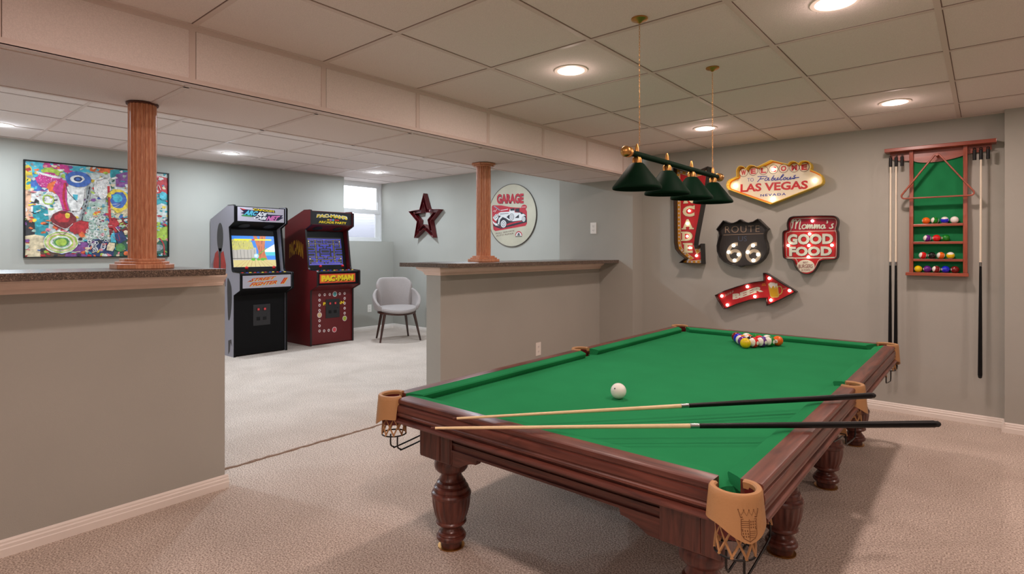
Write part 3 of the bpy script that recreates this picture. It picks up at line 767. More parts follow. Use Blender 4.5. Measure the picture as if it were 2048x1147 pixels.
for k, y in enumerate(LYs):
    s_ = MB().lathe([(.0001, 1.557)] + SH, (LXc, y, 0), 48).build('lamp_shade', LAMPGRN, lampt, smooth=40)
    b = MB()
    b.tube([(LXc, y, 1.556), (LXc, y, 1.582)], .006, 10)
    for i in range(4):
        a = math.pi / 4 + i * math.pi / 2
        b.tube([(LXc + .013 * math.cos(a), y + .013 * math.sin(a), 1.554), (LXc + .013 * math.cos(a), y + .013 * math.sin(a), 1.574), (LXc + .009 * math.cos(a), y + .009 * math.sin(a), 1.581)], [.0065, .0065, .004], 8)
    b.tube([(LXc, y, 1.603), (LXc, y, 1.622), (LXc, y, 1.634)], [.009, .007, .003], 10)
    b.build('socket_cluster', BRASS, lampt, smooth=50)
    MB().sphere((LXc, y, 1.505), .022, 14, 8).build('bulb', mat('bulb_off', (230, 226, 214), 0.2), lampt, smooth=60)
for y in (2.072, 2.869):
    MB().lathe([(.033, -.0005), (.033, -.006), (.026, -.010), (.014, -.012), (.006, -.020), (.0001, -.021)], (LXc, y, POOL_Z), 28).build('canopy', BRASS, lampt, smooth=40)
    ch = MB(); z = 1.634; k = 0
    while z < POOL_Z - .022:
        pts = []
        for i in range(10):
            a = 2 * math.pi * i / 10
            u, v = .0026 * math.cos(a), .0066 * math.sin(a)
            pts.append((LXc + (u if k % 2 else 0), y + (0 if k % 2 else u), z + v))
        ch.tube(pts, .0007, 5, closed=True); z += .0108; k += 1
    ch.build('chain', BRASS, lampt, smooth=60)

# ------------------------------------------------------------------ wall-mounted cue rack
YW = 5.07
rk = thing('cue_rack', 'cherry wood wall cue rack with green felt back and ball shelves', 'cue rack', (-.26, YW, 1.03))
F0 = XZ(YW)
MB().prism(rect(-.572, 1.936, .060, 1.962), F0, 0, .105).build('top_shelf', CHERX, rk, bevel=.003)
val = [(-.545, 1.936), (-.545, 1.895)] + smooth_path([(-.545, 1.895), (-.50, 1.880), (-.46, 1.872), (-.41, 1.868), (-.36, 1.850), (-.26, 1.846), (-.16, 1.862), (-.10, 1.880), (-.05, 1.888), (0.0, 1.890), (.035, 1.900)], 4) + [(.035, 1.936)]
MB().prism(val, F0, .010, .026).build('valance', CHERX, rk)
MB().prism(rect(-.402, 1.035, -.115, 1.90), F0, 0, .010).build('felt_panel', FELT, rk)
for x in (-.424, -.117):
    pf = []
    for i in range(25):
        z = 1.05 + (1.936 - 1.05) * i / 24
        pf.append((.060 + .014 * math.sin((z - 1.05) * 7.5) * (1 if z > 1.45 else .3), z))
    pl = [(0, 1.05)] + pf + [(0, 1.936)]
    MB().prism(pl, lambda u, v, d: (d, YW - u, v), x, x + .024).build('side_post', CHERZ, rk, bevel=.002)
for z in (1.400, 1.273, 1.149):
    MB().prism(rect(-.400, z - .018, -.117, z), F0, 0, .066).build('shelf', CHERX, rk, bevel=.002)
MB().prism(rect(-.445, 1.027, -.086, 1.050), F0, 0, .078).build('bottom_ledge', CHERX, rk, bevel=.002)
MB().tube([(-.26, YW - .02, 1.885), (-.26, YW - .115, 1.885)], .009, 10).build('peg', CHERX, rk, smooth=50)
for x in (-.536, -.502, -.466, -.055, -.021, .016):
    c_ = MB().tube([(x, YW - .075, 1.830), (x, YW - .075, 1.897)], .0105, 14).build('cue_clip', BLACK, rk, smooth=50)
    MB().torus((x, YW - .075, 1.905), .0085, .0016, 16, 6, axis='y').torus((x, YW - .04, 1.91), .006, .0016, 10, 5, axis='y').tube([(x, YW - .075, 1.913), (x, YW - .022, 1.913)], .0016, 6).build('wire_loop', BLKMET, c_, smooth=50)
SHAFTW = mat('pale_shaft', (236, 226, 206), 0.35)
cue((-.536, YW - .075, 1.845), (-.540, YW - .075, .33), .475, 'cue stick hanging at the far left end of the wall cue rack', 'cues on the wall rack', .0055, .0068, .0130, SHAFTW)
cue((-.502, YW - .075, 1.845), (-.505, YW - .075, .33), .475, 'cue stick hanging second from the left on the wall cue rack', 'cues on the wall rack', .0055, .0068, .0130, SHAFTW)
cue((-.021, YW - .075, 1.845), (-.026, YW - .075, .335), .475, 'single cue stick hanging right of the wall cue rack felt', 'cues on the wall rack', .0055, .0068, .0130, SHAFTW)
tri = []
for (cx_, cz_, a0, a1) in [(-.26, 1.872, 150, 30), (-.076, 1.606, 30, -90), (-.448, 1.606, 270, 150)]:
    for i in range(7):
        a = math.radians(a0 + (a1 - a0) * i / 6); tri.append((cx_ + .024 * math.cos(a), cz_ + .024 * math.sin(a)))
to = MB().strip(tri, offset(tri, .010), XZ(YW), .082, .112).build('triangle_rack', CHERX, origin=(-.26, YW - .1, 1.58), bevel=.002)
tag(to, 'wooden ball triangle hanging on the peg of the wall cue rack', 'ball rack')
SB = .0245; Ys = YW - .040
shelf_balls = [(1.400, [(1852, 'orange', 0), (1869.8, 'green', 1), (1889.4, 'blue', 1), (1909, 'white', 0)], 'top shelf'),
    (1.273, [(1854.5, 'purple', 1), (1873, 'red', 0), (1891.5, 'green', 0)], 'second shelf'),
    (1.149, [(1845.5, 'red', 1), (1863.7, 'black', 0), (1881.5, 'orange', 1), (1901, 'yellow', 1)], 'third shelf'),
    (1.050, [(1836.3, 'yellow', 0), (1854.5, 'purple', 0), (1872.3, 'dark red', 1), (1891, 'blue', 0), (1910, 'dark red', 0)], 'bottom ledge')]
for z, rw, nm in shelf_balls:
    for px, c_, s_ in rw:
        x, _ = onY(px, 450, Ys)
        top = c_ in ('blue', 'yellow') and s_
        rot = (math.radians(18), 0, 0) if top else ((0, math.radians(-80), math.radians(25)) if s_ else (0, 0, math.radians(200)))
        ball(c_, s_, (x, Ys, z + SB), SB, '%s %s ball on the %s of the wall cue rack' % (c_, 'striped' if s_ else ('cue' if c_ == 'white' else 'solid'), nm), 'balls on the wall cue rack', rot)

# ------------------------------------------------------------------ lit marquee signs on the far wall
BULB = emis('sign_bulb', (255, 240, 220), 7.5)
def bulbs(root, pts, Y, r=.0125):
    for x, z in pts: MB().sphere((x, Y - .012, z), r, 12, 8).build('bulb', BULB, root, smooth=True)
def sign(label, pts, depth, rimmat, facemat, face_d=.022, t=.005, sm=0, inner=None):
    for _ in range(sm):                               # rounded corners
        pts = [(p[0] * a + q[0] * (1 - a), p[1] * a + q[1] * (1 - a)) for p, q in zip(pts, pts[1:] + pts[:1]) for a in (.75, .25)]
    cx_ = sum(p[0] for p in pts) / len(pts); cz_ = sum(p[1] for p in pts) / len(pts)
    rt = thing('marquee_sign', label, 'wall sign', (cx_, YW, cz_))
    inn = offset(pts, t)
    MB().strip(pts, inn, XZ(YW), .001, depth).build('rim', rimmat, rt)
    MB().prism(inn, XZ(YW), face_d - .006, face_d).build('face', facemat, rt)
    return rt, inn
FD = .022; YF = YW - FD
RED = mat('sign_red', (196, 34, 40), 0.4, noise=0.06, nscale=12); DKRED = mat('sign_dark_red', (120, 16, 26), 0.45)
CREAM = mat('sign_cream', (226, 216, 176), 0.45); IVORY = mat('sign_ivory', (232, 228, 208), 0.45, noise=0.03, nscale=9)
SBLUE = mat('sign_blue', (40, 60, 160), 0.45); SYEL = mat('sign_yellow', (226, 190, 50), 0.4); SORG = mat('sign_orange', (226, 128, 40), 0.45)
SBLK = mat('sign_black', (20, 17, 17), 0.4); SGREY = mat('sign_charcoal', (44, 40, 38), 0.55, noise=0.15, nscale=8); PALE = mat('sign_pale_mint', (214, 222, 206), 0.45)

def quad(cf, a, b, c_, d_): return [cf(*a), cf(*b), cf(*c_), cf(*d_)]
# --- LAS VEGAS
cf = crop(1440, 310, 9.309, YW - .09); cg = crop(1440, 310, 9.309, YF)
vp = [(110,560),(130,490),(170,450),(300,395),(302,360),(297,290),(318,235),(350,203),(390,195),(440,210),(480,250),(510,205),(545,185),(580,178),(640,192),(685,215),(945,85),(1260,165),(1285,130),(1320,112),(1370,105),(1430,128),(1460,160),(1485,122),(1530,102),(1590,98),(1645,112),(1685,155),(1700,215),(1680,265),(1750,290),(1870,350),(1903,405),(1915,480),(1900,525),(1870,550),(935,915),(150,640),(120,605)]
rt, inn = sign('diamond-shaped casino welcome sign with yellow rim and red lettering', [cf(*p) for p in vp], .09, SYEL, IVORY)
b2 = offset(inn, .010)
MB().strip(inn, b2, XZ(YF), 0, .0006).build('border_line', SORG, rt)
for body, (a, b, c_, d_), m_, kw in [
    ('LAS VEGAS', ((380,690),(1635,628),(1640,470),(383,540)), RED, dict(bold=.035)),
    ('TO', ((510,495),(628,490),(628,425),(510,428)), SBLUE, dict(bold=-.005)),
    ('NEVADA', ((752,772),(1228,745),(1228,700),(752,728)), SBLUE, dict(bold=.02, spacing=1.25))]:
    m = MB(); text(m, body, quad(cg, a, b, c_, d_), XZ(YF), .0008, **kw); m.build('lettering', m_, rt)
m = MB()                                              # hand-written word in strokes
def pen(m, paths, cf_, w, d=.001, Y=None):
    for i_, p in enumerate(paths):
        stroke(m, smooth_path([cf_(*q) for q in p], 5), w, XZ(Y or YF), d, d + .0004 + .00025 * i_)
pen(m, [[(700,402),(760,398),(880,395)], [(770,400),(740,450),(695,500)], [(735,448),(790,440),(820,436)],
    [(905,425),(860,425),(835,460),(860,475),(900,440),(915,420),(895,465),(930,462)], [(1010,375),(960,450),(970,468),(1005,452),(1000,425),(965,440)],
    [(1035,420),(1020,460),(1050,462),(1085,415),(1070,460),(1100,450)], [(1100,455),(1180,380),(1170,362),(1120,440),(1140,462),(1165,445)],
    [(1205,415),(1180,440),(1195,460),(1230,440),(1225,415),(1205,415)], [(1265,412),(1250,450),(1280,452),(1320,405),(1305,448),(1335,440)], [(1410,372),(1375,395),(1400,415),(1385,438),(1350,436),(1350,430),(1475,412)]], cg, .0065)
m.build('lettering', SBLUE, rt)
for ch, x, y in zip('WELCOME', (440, 620, 810, 995, 1185, 1385, 1570), (325, 300, 285, 265, 248, 235, 225)):
    c0 = cg(x, y); m = MB(); m.mi(0).prism(ell(c0[0], c0[1], .037, .037, 28), XZ(YF), .0007, .0012)
    m.mi(1).strip(ell(c0[0], c0[1], .038, .038, 28), ell(c0[0], c0[1], .034, .034, 28), XZ(YF), .0012, .0018)
    m.mi(2); text(m, ch, rect(c0[0] - .022, c0[1] - .023, c0[0] + .022, c0[1] + .023), XZ(YF), .0020, bold=.05)
    m.build('letter_disc', [IVORY, mat('rust_brown', (110, 62, 50), 0.5), RED], rt)
bulbs(rt, [onY(x, y, YF - .012) for x, y in ((1470, 371), (1546, 338.5), (1629, 360.5), (1545, 398))], YF, .0150)

# --- ROUTE 66 shield
cf = crop(1400, 420, 5.2139, YW - .08); cg = crop(1400, 420, 5.2139, YF)
sp = [(167,200),(240,105)] + [(270,120),(310,134),(350,130),(385,115),(415,95)] + [(450,118),(500,130),(550,118),(600,88)] + [(705,190)] + [(678,222),(668,255),(672,300),(690,345),(697,400),(690,450),(660,505),(610,548),(550,570),(490,576),(445,580),(420,594)] + [(395,581),(350,575),(310,568),(250,540),(200,490),(175,430),(172,370),(185,310),(200,260),(190,225)]
rt, inn = sign('black highway shield sign with two rows of lit bulbs forming double six', [cf(*p) for p in sp], .08, SBLK, SGREY)
m = MB(); text(m, 'ROUTE', quad(cg, (262,238), (622,226), (622,158), (262,168)), XZ(YF), .0008, bold=-.012, spacing=1.1); m.build('lettering', mat('worn_tan', (150, 128, 106), 0.6), rt)
m = MB(); text(m, 'US', quad(cg, (400,322), (488,324), (488,272), (400,272)), XZ(YF), .0008, bold=-.01); m.build('lettering', mat('worn_blue', (70, 82, 104), 0.6), rt)
m = MB(); stroke(m, [cg(245, 258), cg(662, 244)], .004, XZ(YF), .0004, .001); m.build('divider', mat('worn_tan', (150, 128, 106), 0.6), rt)
SIXM = mat('worn_silver', (150, 138, 120), 0.6)
for ox in (0, 200):
    pth = [(395,352),(350,358),(310,395),(292,450),(302,500),(345,530),(395,515),(418,470),(395,430),(350,425),(312,450)]
    m = MB(); q = [cg(a + ox, b) for a, b in pth]; stroke(m, smooth_path(q, 5), .028, XZ(YF), .0006, .0012); m.build('numeral', SIXM, rt)
bulbs(rt, [onY(1400 + x / 5.2139, 420 + y / 5.2139, YF - .012) for x, y in ((350,368),(297,437),(402,462),(360,523),(553,368),(497,437),(605,462),(556,523))], YF, .0145)

# --- Momma's GOOD FOOD
mp = [(905,125),(920,85),(950,65),(1000,59),(1380,52),(1418,66),(1440,100),(1438,150),(1420,205),(1440,225),(1437,480),(1425,505),(1395,516),(1250,520),(1225,580),(1190,640),(1145,665),(1100,672),(1050,660),(1010,625),(980,570),(968,516),(895,513),(868,498),(860,470),(855,245),(862,220),(885,208),(912,205),(903,165)]
cf = crop(1400, 420, 5.2139, YW - .07)
rt, inn = sign('red diner sign with rounded outline, cream food lettering and lit bulbs', [cf(*p) for p in mp], .07, SBLK, RED, sm=2)
b1 = offset(inn, .012); b2 = offset(inn, .0155)
MB().strip(b1, b2, XZ(YF), 0, .0006).build('border_line', PALE, rt)
m = MB(); q = quad(cg, (932,225), (1420,218), (1418,212), (932,219)); m.prism(q, XZ(YF), .0004, .001)
q = quad(cg, (885,505), (1405,500), (1405,490), (885,495)); m.prism(q, XZ(YF), .0004, .001); m.build('divider', PALE, rt)
MB().prism([cg(925,215), cg(1420,205), cg(1415,120), cg(1395,85), cg(1350,78), cg(990,85), cg(945,95), cg(930,130)], XZ(YF), .0001, .0003).build('top_band', mat('sign_crimson', (160, 22, 50), 0.4), rt)
for body, q4 in (('GOOD', ((912,362),(1388,352),(1388,242),(912,250))), ('FOOD', ((930,480),(1375,475),(1375,376),(930,380)))):
    m = MB(); q = quad(cg, *q4); text(m, body, [(a + .003, b - .003) for a, b in q], XZ(YF), .0008, bold=.06, spacing=1.05); m.build('lettering_shadow', SBLK, rt)
    m = MB(); text(m, body, q, XZ(YF), .0013, bold=.055, spacing=1.05); m.build('lettering', PALE, rt)
m = MB()
pen(m, [[(958,190),(975,110),(968,105),(960,130),(985,110),(1005,108),(995,195)], [(1000,150),(1030,108),(1048,108),(1035,192),(1055,190)],
    [(1085,150),(1065,170),(1075,192),(1100,185),(1108,160),(1090,150),(1110,158)], [(1110,192),(1120,155),(1125,150),(1120,192),(1140,155),(1148,155),(1145,192),(1162,155),(1172,158),(1168,190),(1182,180)],
    [(1185,192),(1195,155),(1200,152),(1195,192),(1215,155),(1222,155),(1220,192),(1238,155),(1248,158),(1245,190),(1258,180)],
    [(1295,152),(1270,160),(1265,185),(1285,190),(1300,155),(1298,188),(1312,180)], [(1325,108),(1330,125),(1322,138)], [(1395,140),(1375,150),(1380,165),(1385,180),(1360,190),(1348,180)]], cg, .0088, d=.0012)
m.build('lettering', PALE, rt)
c0 = cg(1102, 583); MB().prism(ell(c0[0], c0[1], .066, .052, 30), XZ(YF), .0006, .0012).build('badge', IVORY, rt)
for body, q4, m_ in (('BEST', ((1075,556),(1130,554),(1130,533),(1075,535)), DKRED), ('BURGERS', ((1028,606),(1175,602),(1175,562),(1028,566)), DKRED), ('IN TOWN!', ((1058,634),(1148,631),(1148,613),(1058,616)), DKRED)):
    m = MB(); text(m, body, quad(cg, *q4), XZ(YF), .0018, bold=.01); m.build('lettering', m_, rt)
bulbs(rt, [onY(1400 + x / 5.2139, 420 + y / 5.2139, YF - .012) for x, y in ((1172,112),(1143,248),(922,367),(1135,368),(1376,365),(1130,488))], YF, .0115)

# --- BEER arrow
cf = crop(1420, 540, 11.378, YW - .07); cg = crop(1420, 540, 11.378, YF)
bp_ = [(105,570),(330,462),(600,370),(800,310),(1000,265),(1215,238),(1205,60),(1262,60),(1600,270),(1955,490),(1620,660),(1285,812),(1262,640),(1100,648),(900,682),(600,775),(345,882),(305,882),(200,730)]
rt, inn = sign('curved red beer arrow sign pointing right with a beer mug picture', [cf(*p) for p in bp_], .07, mat('sign_gunmetal', (52, 44, 42), 0.3, metal=0.6), RED)
m = MB(); q4 = quad(cg, (515,650), (1220,500), (1200,375), (515,525))
text(m, 'BEER', q4, XZ(YF), .001, bold=.06, warp=lambda u, v: .18 * math.sin((u - .5) * 5)); m.build('lettering', IVORY, rt)
m = MB(); scribble(m, cg(345,600), cg(550,490), .020, XZ(YF), .001, .005, 8); m.build('lettering', mat('sign_pinkish', (206, 150, 140), 0.5), rt)
m = MB(); scribble(m, cg(1180,358), cg(1285,350), .010, XZ(YF), .001, .004, 6); scribble(m, cg(1195,325), cg(1270,318), .010, XZ(YF), .001, .004, 4); m.build('lettering', SORG, rt)
m = MB(); scribble(m, cg(1665,440), cg(1750,420), .010, XZ(YF), .001, .003, 5); m.build('lettering', mat('sign_pinkish', (206, 150, 140), 0.5), rt)
m = MB(); m.mi(1).prism([cg(*p) for p in [(1320,300),(1535,290),(1575,590),(1540,620),(1400,625),(1370,590)]], XZ(YF), .001, .0014)
m.mi(2).prism([cg(*p) for p in [(1345,400),(1400,420),(1440,340),(1470,430),(1525,400),(1555,590),(1420,605),(1385,580)]], XZ(YF), .0014, .0018)
m.mi(0); fo = ell(*cg(1420, 315), .026, .015, 22, jag=.12, rnd=random.Random(4)); m.prism(fo, XZ(YF), .0018, .0022)
m.prism([cg(*p) for p in [(1330,320),(1530,300),(1545,400),(1500,350),(1470,400),(1440,340),(1400,410),(1360,370)]], XZ(YF), .0018, .0021)
m.mi(1); stroke(m, smooth_path([cg(*p) for p in [(1540,375),(1600,365),(1640,430),(1635,500),(1600,545),(1560,550)]], 5), .008, XZ(YF), .0012, .0018)
m.build('mug_picture', [mat('foam_white', (226, 222, 212), 0.5), mat('mug_gold', (204, 172, 84), 0.45), mat('beer_yellow', (206, 160, 24), 0.45)], rt)
bulbs(rt, [onY(1420 + x / 11.378, 540 + y / 11.378, YF - .012) for x, y in ((268,587),(395,790),(848,373),(1020,598),(1350,182),(1810,463),(1385,680))], YF, .0125)

# --- ARCADE vertical arrow
cf = crop(1340, 320, 5.21, YW - .10); cg = crop(1340, 320, 5.21, YF)
cf1 = crop(1340, 320, 5.21, YW)
ap = [(30,76),(120,104),(215,128),(300,105),(392,64),(372,240),(325,480),(268,780),(252,885),(262,915),(322,868),(330,1082),(90,1070),(150,1022),(90,975),(52,925),(40,860),(38,700),(36,400)]
rt, inn = sign('tall red and yellow arrow sign with vertical arcade lettering, behind the lamp', [cf(*p) for p in ap], .10, SBLK, mat('sign_amber', (214, 150, 40), 0.45))
b1 = offset(inn, .026); b2 = offset(inn, .031)
MB().prism(b2, XZ(YF), .0006, .0012).build('panel', RED, rt)
MB().strip(b1, b2, XZ(YF), .0002, .0014).build('border_line', CREAM, rt)
m = MB(); k = 0                                       # painted dashes along the border
bc = offset(inn, .013); per = []
for i in range(len(bc)):
    a, b_ = Vector(bc[i]), Vector(bc[(i + 1) % len(bc)]); L = (b_ - a).length; n_ = max(1, int(L / .034))
    for j in range(n_):
        p = a + (b_ - a) * ((j + .3) / n_); q = a + (b_ - a) * ((j + .7) / n_); stroke(m, [tuple(p), tuple(q)], .014, XZ(YF), .0004, .0008)
m.build('border_dashes', mat('dash_white', (210, 206, 212), 0.5), rt)
for ch, (x0, y0, x1, y1) in zip('ARCADE', ((150,160,262,265), (150,275,262,350), (133,472,256,592), (128,612,243,722), (127,742,236,842), (147,862,238,966))):
    if ch == 'R': x0, y0, x1, y1 = 146, 345, 266, 452
    if ch == 'A' and y0 == 160: x0, y0, x1, y1 = 150, 215, 268, 325
    q = [cg(x0, y1), cg(x1, y1), cg(x1, y0), cg(x0, y0)]
    w_ = .022; (ax1_, az1), (bx1_, bz1) = q[0], q[2]; e = .007
    def glyph(mb, grow, d):
        text(mb, ch, [(ax1_ - grow, az1 - grow), (bx1_ + grow, az1 - grow), (bx1_ + grow, bz1 + grow), (ax1_ - grow, bz1 + grow)], XZ(YF), d, bold=.05)
        hw = (bx1_ - ax1_); s_ = .10
        if ch in 'AR': feet = [(ax1_ - .006, az1, ax1_ + hw * .36, az1 + .012), (bx1_ - hw * .36, az1, bx1_ + .006, az1 + .012)]
        elif ch in 'DE': feet = [(ax1_ - .012, az1, ax1_ + hw * .3, az1 + .012), (ax1_ - .012, bz1 - .012, ax1_ + hw * .3, bz1)]
        else: feet = [(bx1_ - .010, bz1 - .035, bx1_ + .003, bz1 + .002)]
        if ch == 'R': feet.append((ax1_ - .010, bz1 - .012, ax1_ + hw * .3, bz1))
        for f_ in feet: mb.prism(rect(f_[0] - grow, f_[1] - grow, f_[2] + grow, f_[3] + grow), XZ(YF), d - .0002, d + .0002)
    m = MB(); glyph(m, .0035, .0015); m.build('lettering_outline', DKRED, rt)
    m = MB(); glyph(m, 0, .0026); m.build('lettering', CREAM, rt)
bulbs(rt, [onY(1340 + x / 5.21, 320 + y / 5.21, YF - .012) for x, y in ((205,270),(200,400),(200,528),(180,660),(180,793),(208,912),(275,995))], YF, .0115)

# ------------------------------------------------------------------ metal star and round garage sign (far end of the arcade room)
YS = 5.57
FSX = XZ(YS)
stc = (-6.35, 1.700)
def starpts(R, r, cx_, cz_): return [(cx_ + (R if i % 2 == 0 else r) * math.sin(math.pi * i / 5), cz_ + (R if i % 2 == 0 else r) * math.cos(math.pi * i / 5)) for i in range(10)]
so = starpts(.365, .158, *stc); si = starpts(.222, .094, *stc)
stt = thing('metal_star', 'dark red five-pointed metal star frame on the wall above the chair', 'wall decoration', (stc[0], YS, stc[1]))
STRED = mat('star_red', (104, 16, 24), 0.25, metal=0.5, coat=0.4)
MB().strip(so, offset(so, .006), FSX, .002, .085).build('outer_frame', STRED, stt)
MB().strip(offset(si, -.006), si, FSX, .002, .085).build('inner_frame', STRED, stt)
MB().strip(so, si, FSX, .002, .010).build('back_plate', mat('star_back', (150, 120, 124), 0.3, metal=0.6), stt)
mid = starpts(.293, .126, *stc)
for p in mid: MB().sphere((p[0], YS - .028, p[1]), .010, 10, 6).build('bulb', mat('star_bulb', (250, 170, 160), 0.15), stt, smooth=True)

gc = (-4.700, 1.672); GR = .405
gt = thing('round_sign', 'round cream garage sign with a vintage car picture beside the column', 'wall sign', (gc[0], YS, gc[1]))
GCREAM = mat('garage_cream', (184, 178, 158), 0.45, noise=0.08, nscale=5)
MB().prism(ell(*gc, GR, GR, 72), FSX, .001, .014).build('disc', GCREAM, gt)
MB().strip(ell(*gc, GR + .004, GR + .004, 72), ell(*gc, GR - .003, GR - .003, 72), FSX, .001, .017).build('rim', mat('garage_rim', (96, 90, 84), 0.4, metal=0.5), gt)
cg = crop(970, 350, 7.65, YS - .015)
GRED = mat('garage_red', (176, 40, 54), 0.5, noise=0.12, nscale=30); GDK = mat('garage_dark', (42, 40, 50), 0.5); GWH = mat('garage_white', (214, 214, 214), 0.5); GGR = mat('garage_grey', (134, 138, 150), 0.5); GBR = mat('garage_brown', (104, 84, 76), 0.5)
m = MB(); q = quad(cg, (180,438), (588,430), (590,278), (180,290)); text(m, 'GARAGE', [(a + .004, b - .004) for a, b in q], FSX, .0145, bold=.07); m.build('lettering_shadow', GDK, gt)
m = MB(); text(m, 'GARAGE', q, FSX, .0150, bold=.05); m.build('lettering', GRED, gt)
pl = [cg(*p) for p in [(120,460),(250,462),(400,490),(560,500),(625,520),(642,560),(642,740),(620,775),(160,855),(130,835),(112,700),(103,480)]]
MB().prism(pl, FSX, .014, .0146).build('red_panel', GRED, gt)
m = MB()
P_ = lambda L: [cg(*p) for p in L]
m.mi(0).prism(P_([(130,745),(240,800),(420,745),(640,690),(640,720),(450,770),(240,820),(130,780)]), FSX, .0147, .0149)
m.mi(0).prism(P_([(200,640),(230,600),(360,590),(540,560),(620,600),(640,700),(520,700),(380,730),(230,790),(160,760)]), FSX, .0149, .0151)
m.mi(1).prism(P_([(205,580),(240,565),(370,560),(372,600),(330,640),(250,620),(210,620)]), FSX, .0151, .0153)
m.prism(P_([(370,560),(380,520),(450,505),(455,570),(540,575),(560,610),(540,670),(430,690),(395,640),(370,610)]), FSX, .0151, .0153)
m.prism(P_([(540,600),(590,590),(625,620),(600,620),(570,650),(560,690),(430,705),(360,690),(320,660),(270,640),(230,680),(215,770),(195,770),(205,670),(245,620),(310,625),(360,665),(430,685),(535,670)]), FSX, .0153, .0155)
m.prism(P_([(120,650),(160,600),(200,590),(205,650),(170,700),(150,690)]), FSX, .0151, .0153)
m.prism(P_([(115,695),(150,730),(210,750),(212,775),(160,770),(125,735)]), FSX, .0153, .0155)
m.mi(0).prism(P_([(385,515),(450,503),(452,540),(390,545)]), FSX, .0154, .0156); m.prism(P_([(462,512),(528,505),(528,560),(462,562)]), FSX, .0154, .0156); m.prism(P_([(455,655),(520,600),(520,655)]), FSX, .0154, .0156)
m.prism(P_([(230,590),(360,582),(360,588),(232,598)]), FSX, .0154, .0156)
for x, y, rx, ry in ((283,745,50,66),(408,640,38,54),(592,672,30,46)):
    c0 = cg(x, y); e0 = cg(x + rx, y); h0 = cg(x, y - ry); a_, b_ = e0[0] - c0[0], h0[1] - c0[1]
    for k_, s_ in ((0, 1.0), (1, .86), (0, .58), (1, .46), (2, .2)):
        m.mi(k_).prism(ell(c0[0], c0[1], a_ * s_, b_ * s_, 20), FSX, .0157 + .0002 * (1 - s_), .0159 + .0003 * (1 - s_))
for x, y, r_ in ((180,625,20),(158,640,14)):
    c0 = cg(x, y); m.mi(0).prism(ell(c0[0], c0[1], .02, .02, 14), FSX, .0156, .0158); m.mi(1).prism(ell(c0[0], c0[1], .014, .014, 14), FSX, .0158, .016)
m.mi(2).prism(P_([(130,478),(150,470),(235,535),(225,545)]), FSX, .0148, .0150); m.mi(1); stroke(m, P_([(125,555),(150,540),(150,565),(180,520)]), .006, FSX, .0150, .0152)
stroke(m, P_([(240,540),(350,520)]), .008, FSX, .0148, .0150); 
m.build('car_picture', [GDK, GWH, GGR], gt)
for body, q4, m_ in (('FULL SERVICE', ((165,905),(450,858),(450,838),(165,883)), GBR), ('AUTO REPAIR', ((170,942),(440,900),(440,878),(170,918)), GBR)):
    m = MB(); text(m, body, quad(cg, *q4), FSX, .0150, bold=.01); m.build('lettering', m_, gt)
c0 = cg(597, 488); MB().prism(ell(c0[0], c0[1], .046, .032, 20), FSX, .0143, .0148).build('small_badge', GRED, gt)
m = MB(); scribble(m, (c0[0] - .034, c0[1] - .006), (c0[0] + .034, c0[1] - .006), .014, FSX, .0149, .003, 6); m.build('small_lettering', GWH, gt)
m = MB(); c0 = cg(515, 925); m.mi(0).prism(ell(c0[0], c0[1], .058, .058, 18, 0, math.pi), FSX, .0143, .0147); m.mi(1).prism(ell(c0[0], c0[1], .046, .044, 18, 0, math.pi), FSX, .0147, .015)
m.mi(2); m.prism(ell(c0[0], c0[1], .024, .034, 14, 0, math.pi), FSX, .0150, .0153); m.mi(1); stroke(m, [(c0[0] - .012, c0[1] + .004), (c0[0] - .012, c0[1] + .02)], .004, FSX, .0153, .0155); stroke(m, [(c0[0] + .010, c0[1] + .004), (c0[0] + .010, c0[1] + .02)], .004, FSX, .0153, .0155); m.mi(2).prism(rect(c0[0] - .055, c0[1] - .016, c0[0] + .055, c0[1] - .008), FSX, .0143, .0147)
m.build('emblem', [GRED, GWH, GDK], gt)

# ------------------------------------------------------------------ abstract painting on the arcade room's long wall
PX = XA0
pnt = thing('painting', 'large colourful abstract painting in a thin black frame behind the column', 'painting', (PX, 1.73, 1.14))
FX = lambda X: (lambda u, v, d: (X + d, u, v))
py0, py1, pz0, pz1 = 1.095, 2.365, 1.140, 2.098
o_ = rect(py0, pz0, py1, pz1)
MB().strip(o_, offset(o_, .010), FX(PX), .002, .038).build('frame', BLACK, pnt)
m = MB(); rnd = random.Random(11)
PAL = {'teal': (30,140,150),'cyan': (60,170,190),'magenta': (190,40,120),'purple': (120,60,130),'orange': (226,96,40),'yellow': (228,196,50),'white': (226,222,216),'cream': (222,200,160),'red': (180,30,36),'dred': (110,22,26),'blue': (50,90,170),'dblue': (30,44,90),'green': (70,130,60),'lime': (160,190,60),'dgreen': (34,80,60),'grey': (140,146,146),'lgrey': (186,192,186),'black': (34,32,34),'pink': (226,120,130),'peach': (232,176,140),'brown': (96,66,48),'mint': (160,186,170)}
pk = list(PAL); pm = [mat('paint_' + k, tuple(int(c * .84 + 22) for c in PAL[k]), 0.55, noise=0.34, nscale=30) for k in pk]
def PU(u, v): return (py0 + .01 + u * (py1 - py0 - .02), pz1 - .01 - v * (pz1 - pz0 - .02))
lay = [0.020]
